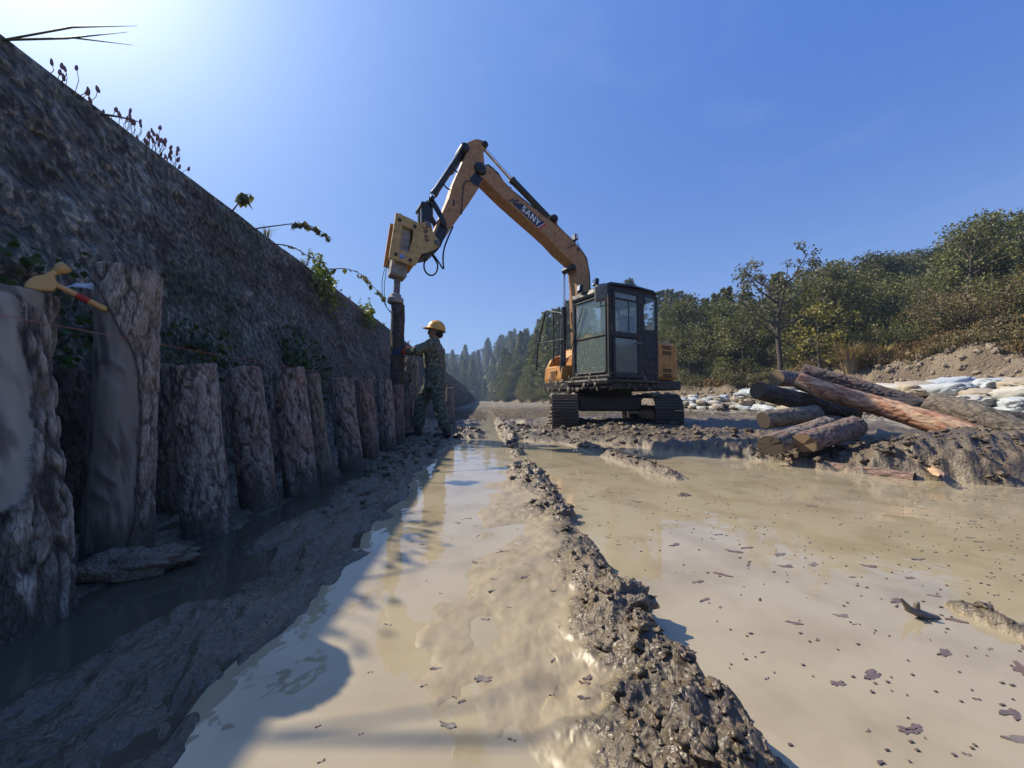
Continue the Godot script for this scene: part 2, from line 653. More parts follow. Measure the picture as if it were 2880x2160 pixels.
func ground_h(x: float, d: float) -> float:
	var r := sqrt(x * x + d * d)
	var h := hill_h(x, d)
	if x < -2.84:
		h += sm(-2.86, -3.02, x) * 2.45
	if r > 40.0:
		return h + 0.12 + 0.1 * n2.get_noise_2d(x * 0.3, d * 0.3)
	var low := n1.get_noise_2d(x * 1.1, d * 1.1)
	var mid := n2.get_noise_2d(x * 3.2, d * 3.2)
	var far := sm(4.2, 5.6, d + 0.5 * low)
	# pools
	var base := -0.07 + 0.02 * low
	# silt in the middle rut, just breaking the surface towards the ridge
	var fine := n2.get_noise_2d(x * 9.0 + 3.0, d * 6.0)
	var flats := sm(-0.5, -0.1, x) * sm(0.62, 0.32, x) * (1.0 - sm(2.4, 3.4, d)) * sm(-1.0, 0.3, d)
	base = lerpf(base, -0.008 + 0.018 * sm(-0.1, 0.26, x) + 0.006 * sm(1.7, 1.2, d) + 0.010 * mid + 0.010 * n3.get_noise_2d(x * 2.2, d * 1.3) + 0.0035 * fine, flats)
	# mud strip at the foot of the piles: streaked, half awash, with pools against the timber
	var edge := x + 0.12 * n1.get_noise_2d(d * 1.5, 7.0) + 0.06 * n2.get_noise_2d(x * 5.0, d * 2.2)
	var left := sm(-0.34, -0.58, edge)
	var streak := n2.get_noise_2d(x * 7.0, d * 2.3 + x * 1.5)
	var lh := 0.020 + 0.012 * low + 0.016 * streak + 0.012 * n2.get_noise_2d(x * 15.0, d * 6.0 + x * 6.0) + 0.006 * fine
	lh -= 0.03 * sm(0.1, 0.4, n3.get_noise_2d(x * 2.4 + 4.0, d * 1.1))
	lh -= 0.035 * exp(-pow((x + 0.98 + 0.06 * low) / 0.14, 2.0)) * sm(3.4, 2.4, d)
	lh = lerpf(lh, maxf(lh, 0.013), exp(-pow((x + 0.62 + 0.07 * low) / 0.09, 2.0)))
	lh = maxf(lh, -0.02 + 0.3 * (lh + 0.02)) + 0.05 * sm(-1.35, -1.95, x)
	lh += 0.035 * sm(2.3, 3.4, d) * sm(-1.1, -0.7, x)
	base = lerpf(base, lh, left * (1.0 - 0.3 * far))
	var amp := 0.009 * left + 0.02 * left * sm(1.9, 3.2, d) + 0.0015
	# churned mud further out, with flooded ruts
	if far > 0.0:
		var fm := 0.045 + 0.06 * low - 0.16 * exp(-pow((x - 0.14 - 0.1 * low) / 0.2, 2.0)) * sm(30.0, 18.0, d)
		fm -= 0.1 * sm(0.15, 0.45, n3.get_noise_2d(x * 0.7, d * 0.7))
		fm = lerpf(fm, 0.12, sm(14.0, 26.0, r))
		base = lerpf(base, fm, far * (1.0 - 0.6 * left) * sm(6.5, 4.5, x - 0.1 * d))
		amp += 0.045 * far * sm(30.0, 12.0, r)
	# ridge squeezed up between the two ruts: steep on the right, sloping on the left
	var c := 0.365 + 0.03 * n1.get_noise_2d(d * 1.3, 21.0) + 0.02 * n2.get_noise_2d(d * 4.5, 2.0)
	var wl := table([0.4, 0.7, 0.95, 1.2, 1.6, 3.0], [0.2, 0.18, 0.1, 0.08, 0.12, 0.15], d) * (1.0 + 0.35 * n3.get_noise_2d(d * 3.0, 5.0))
	var a := table([-3.0, 0.4, 0.95, 1.15, 1.35, 1.5, 1.62, 1.75, 1.92, 2.05, 2.3, 3.0, 4.5, 12.0, 14.0], [0.042, 0.056, 0.052, 0.04, 0.034, 0.02, 0.006, 0.05, 0.045, 0.012, 0.065, 0.09, 0.09, 0.06, 0.0], d)
	var g := exp(-pow((x - c) / (wl if x < c else 0.075), 2.0 if x < c else 4.0))
	var rm := g * a * (0.85 + 0.5 * mid)
	amp += g * minf(a, 0.07) * 0.46
	# second ridge
	c = 1.4 - 0.11 * (d - 2.45) + 0.03 * n1.get_noise_2d(d * 1.7, 31.0)
	g = exp(-pow((x - c) / 0.13, 2.0)) * sm(2.3, 2.75, d) * sm(5.4, 4.6, d)
	rm += g * 0.12
	amp += g * 0.03
	# a low bar and an islet in the right-hand pool
	g = exp(-pow((x - 1.285 - 0.02 * mid) / 0.05, 2.0)) * sm(1.04, 0.9, d) * sm(0.2, 0.4, d)
	rm += g * 0.095
	amp += g * 0.016
	g = exp(-(pow((x - 1.19) / 0.13, 2.0) + pow((d - 2.12) / 0.05, 2.0)))
	rm += g * 0.085
	amp += g * 0.012
	# bank below the log heap
	var db := table([1.3, 1.7, 2.0, 2.5, 2.75, 3.35, 4.5, 7.0, 12.0], [5.2, 4.4, 3.75, 3.1, 2.55, 2.03, 1.35, 0.4, -1.0], x)
	var dist := (d - db) * 0.7 + 0.06 * mid
	g = sm(0.0, 0.3, dist) * sm(1.2, 2.0, x)
	if g > 0.0:
		var rise := 0.075 + 0.05 * sm(0.3, 1.6, dist) + 0.05 * sm(1.0, 4.0, dist) * sm(3.0, 6.0, x) + 0.04 * low
		rise += 0.19 * exp(-(pow((x - 3.75) / 0.6, 2.0) + pow((d - 2.62) / 0.45, 2.0)))
		rise += 0.12 * exp(-(pow((x - 4.6) / 0.7, 2.0) + pow((d - 2.7) / 0.6, 2.0)))
		rise -= 0.1 * exp(-(pow((x - 2.75) / 0.3, 2.0) + pow((d - 2.95) / 0.2, 2.0)))
		base = lerpf(base, rise, g)
		amp = maxf(amp, 0.05 * g * sm(14.0, 6.0, r))
	h += base + rm
	if amp > 0.003:
		var wp := n2.get_noise_2d(x * 13.0, d * 13.0 + 40.0)
		var cl := cel.get_noise_2d(x * 10.0 + 1.2 * wp, d * 10.0 - 1.1 * mid)
		var cl2 := cel.get_noise_2d(x * 33.0 + 5.0 + 1.3 * wp, d * 33.0 + 1.8 * mid)
		var near_n := (0.8 * mid + 1.1 * n2.get_noise_2d(x * 9.0 + 0.3 * wp, d * 9.0 + 70.0) - 0.55 * cl - 0.3 - 0.25 * cl2 + 0.6 * rid.get_noise_2d(x * 6.0, d * 6.0))
		var fa := sm(4.0, 6.0, r)
		if fa > 0.0:
			near_n = lerpf(near_n, 0.9 * n2.get_noise_2d(x * 4.0, d * 4.0 + 9.0) + 0.9 * low + 0.7 * rid.get_noise_2d(x * 2.6, d * 2.6) - 0.35 * cel.get_noise_2d(x * 5.0 + wp, d * 5.0) - 0.2, fa)
		h += amp * near_n
	else:
		h += 0.002 * mid
	return h

func ground_col(x: float, d: float, y: float) -> Color:
	var r := sqrt(x * x + d * d)
	var q := n2.get_noise_2d(x * 1.7 + 9.0, d * 1.7)
	var mud := Color(0.095, 0.078, 0.056).lerp(Color(0.15, 0.122, 0.086), clampf(q + 0.3, 0, 1)).lerp(Color(0.155, 0.118, 0.076), sm(-0.3, 0.2, x) * clampf(0.55 + q, 0, 1))  # drier mud paler to the right; the left strip's shade kept in its colour
	var silt := Color(0.335, 0.273, 0.172)
	var c := mud.lerp(silt, maxf(sm(0.035, 0.012, y) * sm(0.42, 0.3, x) * sm(4.0, 2.5, d), sm(0.012, 0.002, y)) * sm(-0.45, -0.2, x) * 0.9)
	if r > 5.0:
		var gravel := Color(0.27, 0.23, 0.175).lerp(Color(0.4, 0.36, 0.29), clampf(0.5 + q * 1.6, 0, 1))
		c = c.lerp(gravel, sm(5.5, 8.0, x + 2.0 * q) * 0.9)
		c = c.lerp(gravel, sm(14.0, 30.0, d) * 0.8)
		var e := x - bank_x(d)
		if e > -1.0:
			var rub := Color(0.19, 0.145, 0.098).lerp(Color(0.3, 0.24, 0.165), clampf(0.5 + 1.5 * n1.get_noise_2d(x * 0.9, d * 0.9), 0, 1))
			c = c.lerp(rub, sm(-0.5, 0.6, e + q))
			c = c.lerp(Color(0.1, 0.095, 0.045), sm(2.2, 4.2, e + 2.0 * q))
		c = c.lerp(Color(0.075, 0.08, 0.04), sm(125.0, 150.0, d))
	if x < -2.84:
		c = Color(0.09, 0.09, 0.04)
	return c

func build_ground() -> void:
	# one polar sheet, finest where it lies close, out past the last hill
	var angs := PackedFloat32Array()
	var a := -180.0
	while a < 180.0:
		angs.append(deg_to_rad(a))
		a += 0.21 if (a > -60.0 and a < 68.0) else 5.0
	angs.append(deg_to_rad(180.0))
	var radii := PackedFloat32Array([0.02, 0.15, 0.3])
	var r := 0.42
	while r < 520.0:
		radii.append(r)
		r *= 1.009 if r < 3.0 else (1.0125 if r < 6.5 else (1.014 if r < 20.0 else 1.05))
	var rows := radii.size()
	var cols := angs.size()
	var p := PackedVector3Array()
	var cc := PackedColorArray()
	p.resize(rows * cols); cc.resize(rows * cols)
	var split := 0
	for k in rows:
		var rr := radii[k]
		if rr < 10.0:
			split = k
		for j in cols:
			var x := sin(angs[j]) * rr
			var d := cos(angs[j]) * rr
			if j == cols - 1:
				p[k * cols + j] = p[k * cols]
				cc[k * cols + j] = cc[k * cols]
				continue
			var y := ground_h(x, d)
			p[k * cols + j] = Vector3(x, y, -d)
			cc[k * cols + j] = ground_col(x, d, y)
	var near := MB.new()
	near.grid(p.slice(0, (split + 1) * cols), split + 1, cols, cc.slice(0, (split + 1) * cols))
	var off := MB.new()
	off.grid(p.slice(split * cols), rows - split, cols, cc.slice(split * cols))
	# smooth wet silt in the middle rut apart from the rough mud
	var rough := PackedInt32Array()
	var smooth := PackedInt32Array()
	for k in range(0, near.i.size(), 3):
		var q := near.v[near.i[k]]
		if q.y < 0.024 and q.x > -0.45 and q.x < 0.34 and q.z > -3.0 and q.z < 1.0:
			smooth.append_array([near.i[k], near.i[k + 1], near.i[k + 2]])
		else:
			rough.append_array([near.i[k], near.i[k + 1], near.i[k + 2]])
	near.i = rough
	var m := near.mesh()
	near.i = smooth
	m.add_surface_from_arrays(Mesh.PRIMITIVE_TRIANGLES, near.mesh().surface_get_arrays(0))
	var fm := off.mesh()
	m.add_surface_from_arrays(Mesh.PRIMITIVE_TRIANGLES, fm.surface_get_arrays(0))
	var o := struct("muddy_ground", m, null)
	o.set_surface_override_material(0, M.wet_mud)
	o.set_surface_override_material(1, M.wet_silt)
	o.set_surface_override_material(2, M.dry_ground)

func build_crumbs() -> void:
	# crumbs and lumps thrown up along the ridges and banks, too many to count
	rng.seed = 17
	var kinds := []
	for k in 7:
		kinds.append(clod(870 + k, Vector3(1.1, 0.6, 0.85), 0.75, 10, 7))
	var b := MB.new()
	var made := 0
	for k in 8000:
		var d := 0.5 + 4.6 * pow(rng.randf(), 1.7)
		var x := 0.0
		var s := 0.0022 + 0.011 * pow(rng.randf(), 4.0)
		var pick := rng.randf()
		if pick < 0.3:
			x = rng.randf_range(0.08, 0.46)
		elif pick < 0.38:
			d = rng.randf_range(2.4, 4.8)
			x = 1.4 - 0.11 * (d - 2.45) + rng.randf_range(-0.16, 0.16)
		elif pick < 0.41:
			d = rng.randf_range(0.6, 1.02)
			x = 1.285 + rng.randf_range(-0.07, 0.07)
		elif pick < 0.66:
			x = rng.randf_range(2.5, 5.0)
			d = rng.randf_range(1.6, 3.4)
			s *= 1.5
		elif pick < 0.78:
			x = rng.randf_range(-0.9, -0.3)
			d = rng.randf_range(1.8, 5.0)
		else:
			x = rng.randf_range(-0.8, 3.6)
			d = rng.randf_range(4.2, 7.5)
			s *= 1.8
		s *= 1.0 + 0.25 * d
		var y := ground_h(x, d)
		if y < (0.032 if x < 0.34 and x > -0.2 and d < 3.0 else 0.02) + 0.012 * rng.randf() or made > 4200:
			continue
		made += 1
		var src: MB = kinds[k % 7]
		var bs := Basis(Vector3.UP, rng.randf() * TAU).scaled(Vector3.ONE * s)
		var at := W(x, y + s * 0.1, d)
		var base := b.v.size()
		var col := (Color(0.12, 0.092, 0.06) if x > -0.2 else Color(0.1, 0.082, 0.06)).lerp(Color(0.165, 0.126, 0.082), rng.randf())
		for t in src.v.size():
			b.v.append(at + bs * src.v[t])
			b.n.append((bs * src.n[t]).normalized())
			b.c.append(col)
			b.u.append(src.u[t])
		for t in src.i:
			b.i.append(base + t)
	var o := part("mud_crumbs", b, M.wet_mud)
	o.set_meta("kind", "stuff")
	tag(o, "small crumbs and lumps of wet mud along the ridges and banks", "mud")

func build_water() -> void:
	var b := MB.new()
	var p := PackedVector3Array()
	for k in 9:
		for j in 9:
			p.append(Vector3(-2.6 + 14.0 * j / 8.0, 0.0, 6.0 - 46.0 * k / 8.0))
	b.grid(p, 9, 9, PackedColorArray(), PackedVector2Array(), true)
	struct("water", b, M.water)
	# clearer puddles between piles and mud strip, the wall's shade deepened in their colour
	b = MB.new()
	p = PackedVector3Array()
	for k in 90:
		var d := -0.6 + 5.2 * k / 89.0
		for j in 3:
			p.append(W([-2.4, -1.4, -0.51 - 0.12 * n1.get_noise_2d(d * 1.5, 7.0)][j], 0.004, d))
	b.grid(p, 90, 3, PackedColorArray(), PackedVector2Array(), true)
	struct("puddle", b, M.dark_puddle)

# ---------- retaining wall ----------
const TOP := 2.64

func wall_x(y: float) -> float:
	return -2.0 - y * 0.284

func build_wall() -> void:
	var p := PackedVector3Array()
	var cc := PackedColorArray()
	var ds := PackedFloat32Array()
	var d := -5.0
	while d < 60.0:
		ds.append(d)
		d += 0.035 if (d > 0.6 and d < 5.0) else clampf(d * 0.012, 0.06, 1.0)
	var cols := ds.size()
	var rows := 96
	for k in rows:
		var y := -0.3 + (TOP + 0.3) * k / (rows - 1)
		for j in cols:
			var dd := ds[j]
			var q := n2.get_noise_3d(y * 1.6, dd * 1.2, 3.0)
			var s := n1.get_noise_3d(y * 0.9, dd * 2.6, 8.0)
			var f := n2.get_noise_3d(y * 5.0, dd * 4.0, 1.0)
			var cd := cel.get_noise_2d(y * 2.3 + 0.4 * q, dd * 1.7)
			var bulge := 0.04 * q + 0.032 * f - 0.035 * cd * sm(2.3, 0.9, y)
			if k == rows - 1:
				bulge = 0.008 * q
			p.append(Vector3(wall_x(y) + bulge, y - 0.02 * q * sm(TOP - 0.45, TOP, y), -dd))
			var col := Color(0.36, 0.32, 0.265)
			col = col.lerp(Color(0.52, 0.475, 0.39), sm(0.05, 0.4, s) * 0.9)
			col = col.lerp(Color(0.17, 0.13, 0.095), sm(-0.05, 0.35, -q) * 0.9)
			col = col.lerp(Color(0.72, 0.65, 0.53), sm(0.26, 0.5, f + 0.5 * s) * 0.7)
			col = col.lerp(Color(0.15, 0.17, 0.085), sm(0.15, 0.5, n3.get_noise_2d(y * 0.8, dd * 0.8)) * 0.6)
			col = col.lerp(Color(0.33, 0.23, 0.16), sm(0.2, 0.5, n3.get_noise_2d(y * 1.1 + 30.0, dd * 0.9)) * 0.5)
			col = col.lerp(Color(0.5, 0.48, 0.38), sm(TOP - 0.12, TOP - 0.03, y) * 0.6)
			cc.append(col)
	var b := MB.new()
	b.grid(p, rows, cols, cc)
	# coping top and back
	b.col = Color(0.4, 0.39, 0.28)
	var tp := PackedVector3Array()
	for x in [0.0, -0.3, -0.302]:
		for j in cols:
			var e := p[(rows - 1) * cols + j]
			tp.append(e + Vector3(x, (0.02 if x == -0.3 else (-0.4 if x < -0.301 else 0.0)), 0))
	b.grid(tp, 3, cols)
	var root := thing("retaining_wall", "tall dark weathered concrete retaining wall leaning back along the left", "wall")
	part("wall_face", b, M.weathered_concrete, root)

# ---------- excavator ----------
func pv(a: Array) -> PackedVector2Array:
	var o := PackedVector2Array()
	for k in range(0, a.size(), 2):
		o.append(Vector2(a[k], a[k + 1]))
	return o

func build_excavator() -> void:
	var ex := thing("excavator", "orange and black crawler excavator with its boom raised over the timber piles", "excavator", W(2.45, 0.0, 7.4), Basis(Vector3.UP, deg_to_rad(206.0)))
	var b: MB
	var q: MB
	# --- undercarriage
	var ub := Basis(Vector3.UP, deg_to_rad(54.0))
	b = MB.new()
	b.box(Vector3(0, 0.5, 0), Vector3(1.5, 0.28, 1.15), 0.04, Transform3D(ub))
	b.lathe([Vector2(0.5, 0.6), Vector2(0.55, 0.62), Vector2(0.55, 0.78), Vector2(0.5, 0.8)], 32)
	part("car_body", b, M.track_steel, ex)
	var shoe := MB.new()
	shoe.box(Vector3(0, 0, 0), Vector3(0.148, 0.022, 0.45), 0.005)
	for gx in [-0.05, 0.0, 0.05]:
		shoe.box(Vector3(gx, 0.022, 0), Vector3(0.014, 0.026, 0.44), 0.004)
	var shoe_mesh := shoe.mesh()
	for side in [-1.0, 1.0]:
		b = MB.new()
		# side frame, rollers, idler and sprocket
		b.prism(pv([-1.0, 0.2, 1.0, 0.2, 1.08, 0.32, 0.9, 0.46, -0.9, 0.46, -1.08, 0.32]), -0.14, 0.14, Transform3D(), 0.015)
		var tr := part("track", b, M.greasy_black, ex)
		tr.transform = Transform3D(ub, ub * Vector3(0, 0, 0.85 * side))
		for wx in [-1.12, 1.12]:
			q = MB.new()
			var wx_xf := Transform3D(Basis(Vector3.RIGHT, PI / 2), Vector3(wx, 0.335, 0))
			q.lathe([Vector2(0.05, -0.13), Vector2(0.2, -0.12), Vector2(0.265, -0.06), Vector2(0.265, 0.06), Vector2(0.2, 0.12), Vector2(0.05, 0.13)], 24, wx_xf)
			part("sprocket" if wx < 0 else "idler", q, M.track_steel, tr)
		for k in 5:
			q = MB.new()
			q.lathe([Vector2(0.02, -0.16), Vector2(0.09, -0.15), Vector2(0.09, 0.15), Vector2(0.02, 0.16)], 14, Transform3D(Basis(Vector3.RIGHT, PI / 2), Vector3(-0.76 + 0.38 * k, 0.14, 0)))
			part("roller", q, M.track_steel, tr)
		# shoes round the loop
		var half := 1.12
		var rr := 0.3
		var loop := 4.0 * half + TAU * rr
		var count := 42
		for k in count:
			var s := loop * k / count
			var at := Vector3.ZERO
			var ang := 0.0
			if s < 2.0 * half:
				at = Vector3(-half + s, 0.635 - 0.02 * sin(PI * s / (2 * half)), 0)
			elif s < 2.0 * half + PI * rr:
				var w := (s - 2.0 * half) / rr
				at = Vector3(half + rr * sin(w), 0.335 + rr * cos(w), 0)
				ang = -w
			elif s < 4.0 * half + PI * rr:
				at = Vector3(half - (s - 2.0 * half - PI * rr), 0.035, 0)
				ang = PI
			else:
				var w := (s - 4.0 * half - PI * rr) / rr
				at = Vector3(-half - rr * sin(w), 0.335 - rr * cos(w), 0)
				ang = PI - w
			var sh := part("track_shoe", shoe_mesh, M.track_steel, tr)
			sh.transform = Transform3D(Basis(Vector3.BACK, ang), at)
		# mud packed on the links
		b = MB.new()
		rng.seed = 70 + int(side)
		for k in 46:
			var cl := clod(300 + k, Vector3(rng.randf_range(0.03, 0.09), rng.randf_range(0.02, 0.05), rng.randf_range(0.03, 0.1)), 0.5, 9, 6)
			var tx := rng.randf_range(-1.1, 1.3)
			var pos := Vector3(tx, 0.655, rng.randf_range(-0.22, 0.22))
			if k % 3 == 0:
				pos = Vector3(rng.randf_range(-1.1, 1.15), rng.randf_range(0.05, 0.5), (0.2 if rng.randf() < 0.5 else -0.2))
			for t in cl.v.size():
				cl.v[t] += pos
			var base := b.v.size()
			b.v.append_array(cl.v); b.n.append_array(cl.n); b.c.append_array(cl.c); b.u.append_array(cl.u)
			for t in cl.i:
				b.i.append(base + t)
		part("mud_cake", b, M.caked_mud, tr).set_meta("kind", "stuff")
	# --- upper frame
	b = MB.new()
	b.prism(pv([1.0, -1.08, 1.0, 0.7, 0.6, 1.0, -1.0, 1.05, -1.25, 0.6, -1.25, -0.6, -1.0, -1.05, 0.3, -1.1]), -0.93, -0.76, Transform3D(Basis(Vector3.RIGHT, PI / 2), Vector3.ZERO), 0.015)
	part("turntable_deck", b, M.black_paint, ex)
	# engine cowl with rounded rear
	b = MB.new()
	b.prism(pv([-0.32, -1.06, -0.85, -1.06, -1.0, -0.98, -1.16, -0.7, -1.22, 0.0, -1.16, 0.7, -1.0, 0.98, -0.3, 1.02]), -1.66, -0.95, Transform3D(Basis(Vector3.RIGHT, PI / 2), Vector3.ZERO), 0.05)
	var cowl := part("engine_cowl", b, M.orange_paint, ex)
	b = MB.new()
	b.prism(pv([-0.32, 0.955, 0.02, 0.955, -0.02, 1.25, -0.12, 1.45, -0.3, 1.62, -0.32, 1.62]), -1.055, -0.9, Transform3D(), 0.012)
	part("side_door", b, M.orange_paint, ex)
	b = MB.new()
	b.prism(pv([-0.16, 1.26, -0.26, 1.52, -0.3, 1.56, -0.315, 1.26]), -1.062, -1.04, Transform3D(), 0.003)
	b.prism(pv([0.01, 1.2, -0.02, 1.26, -0.31, 1.59, -0.31, 1.66, -0.02, 1.5, 0.04, 1.3]), -1.0, -0.9, Transform3D(), 0.01)
	part("cowl_trim", b, M.black_paint, ex)
	b = MB.new()
	b.prism(pv([-0.035, 0.96, 0.012, 0.96, -0.03, 1.25, -0.13, 1.45, -0.18, 1.44, -0.075, 1.25]), -1.06, -1.052, Transform3D(), 0.001)
	part("red_stripe", b, M.red_print, ex)
	var sy := part("model_lettering", letters("SY75", 0.075, 0.004), M.white_print, ex)
	sy.transform = Transform3D(Basis(Vector3(-1, 0, 0), Vector3.UP, Vector3(0, 0, -1)), Vector3(-0.16, 1.02, -1.058))
	for row in 4:
		for k in 9:
			q = MB.new()
			q.prism(pv([0, 0, 0.012, 0, 0.036, 0.07, 0.024, 0.07]), -1.0665, -1.05, Transform3D(Basis(), Vector3(-0.5 - 0.028 * k, [0.99, 1.09, 1.42, 1.52][row], 0)), 0.002)
			part("vent_slot", q, M.black_print, cowl)
	b = MB.new()
	for k in 4:
		b.box(Vector3(-0.2, 1.18 + 0.035 * k, -1.058), Vector3(0.1, 0.006, 0.006), 0.001)
	part("door_rib", b, M.orange_paint, ex)
	# right-hand tank with its louvre
	b = MB.new()
	b.prism(pv([0.45, 0.9, 0.99, 0.9, 1.0, 1.0, 0.97, 1.22, 0.93, 1.25, 0.45, 1.25]), 0.1, 0.7, Transform3D(), 0.025)
	b.prism(pv([-0.3, 1.2, 0.72, 1.2, 0.7, 1.42, 0.55, 1.6, 0.3, 1.68, -0.3, 1.68]), 0.12, 0.68, Transform3D(), 0.03)
	b.prism(pv([0.7, 1.2, 0.95, 1.24, 0.84, 1.44, 0.66, 1.5]), 0.6, 0.68, Transform3D(), 0.01)
	var tank := part("tool_box", b, M.orange_paint, ex)
	b = MB.new()
	b.box(Vector3(0.992, 1.07, 0.38), Vector3(0.03, 0.19, 0.19), 0.012)
	part("louvre_frame", b, M.orange_paint, tank)
	for k in 5:
		q = MB.new()
		q.box(Vector3(1.008, 1.01 + 0.03 * k, 0.38), Vector3(0.012, 0.014, 0.13), 0.003)
		part("louvre", q, M.black_print, tank)
	# handrail on the right
	b = MB.new()
	b.tube([Vector3(1.0, 1.2, 0.98), Vector3(1.0, 1.66, 0.93), Vector3(1.0, 2.36, 0.66), Vector3(1.0, 2.41, 0.62), Vector3(1.0, 2.4, 0.56), Vector3(1.0, 2.26, 0.1), Vector3(1.0, 2.2, 0.05), Vector3(1.0, 2.12, 0.03), Vector3(1.0, 1.3, 0.02)], 0.02, 10)
	b.rod(Vector3(1.0, 1.77, 0.89), Vector3(1.0, 1.74, 0.03), 0.013, 8)
	b.rod(Vector3(1.0, 2.34, 0.36), Vector3(1.0, 1.3, 0.36), 0.016, 8)
	part("handrail", b, M.black_paint, ex)
	# mud flung up on the deck edge and the lower panels
	rng.seed = 93
	b = MB.new()
	for k in 90:
		var cl := clod(330 + k % 12, Vector3(rng.randf_range(0.012, 0.04), rng.randf_range(0.012, 0.045), 0.008), 0.6, 8, 6)
		var side := rng.randf() < 0.5
		var at := Vector3(rng.randf_range(-0.25, 0.95), 0.76 + 0.32 * pow(rng.randf(), 2.0), -1.125) if side else Vector3(1.035, 0.76 + 0.26 * pow(rng.randf(), 2.0), rng.randf_range(-1.1, 0.6))
		if not side and at.y > 0.84 and at.z > -0.1:
			at.x = 1.0
		var turn := Basis() if side else Basis(Vector3.UP, PI / 2)
		if at.y < 0.845 and side:
			at.z = -1.09
		if at.y < 0.83 and not side:
			at.x = 1.0
		var base := b.v.size()
		for t in cl.v.size():
			b.v.append(at + turn * cl.v[t])
			b.n.append(turn * cl.n[t])
		b.c.append_array(cl.c); b.u.append_array(cl.u)
		for t in cl.i:
			b.i.append(base + t)
	part("mud_splash", b, M.caked_mud, ex).set_meta("kind", "stuff")
	build_cab(ex)
	build_boom(ex)

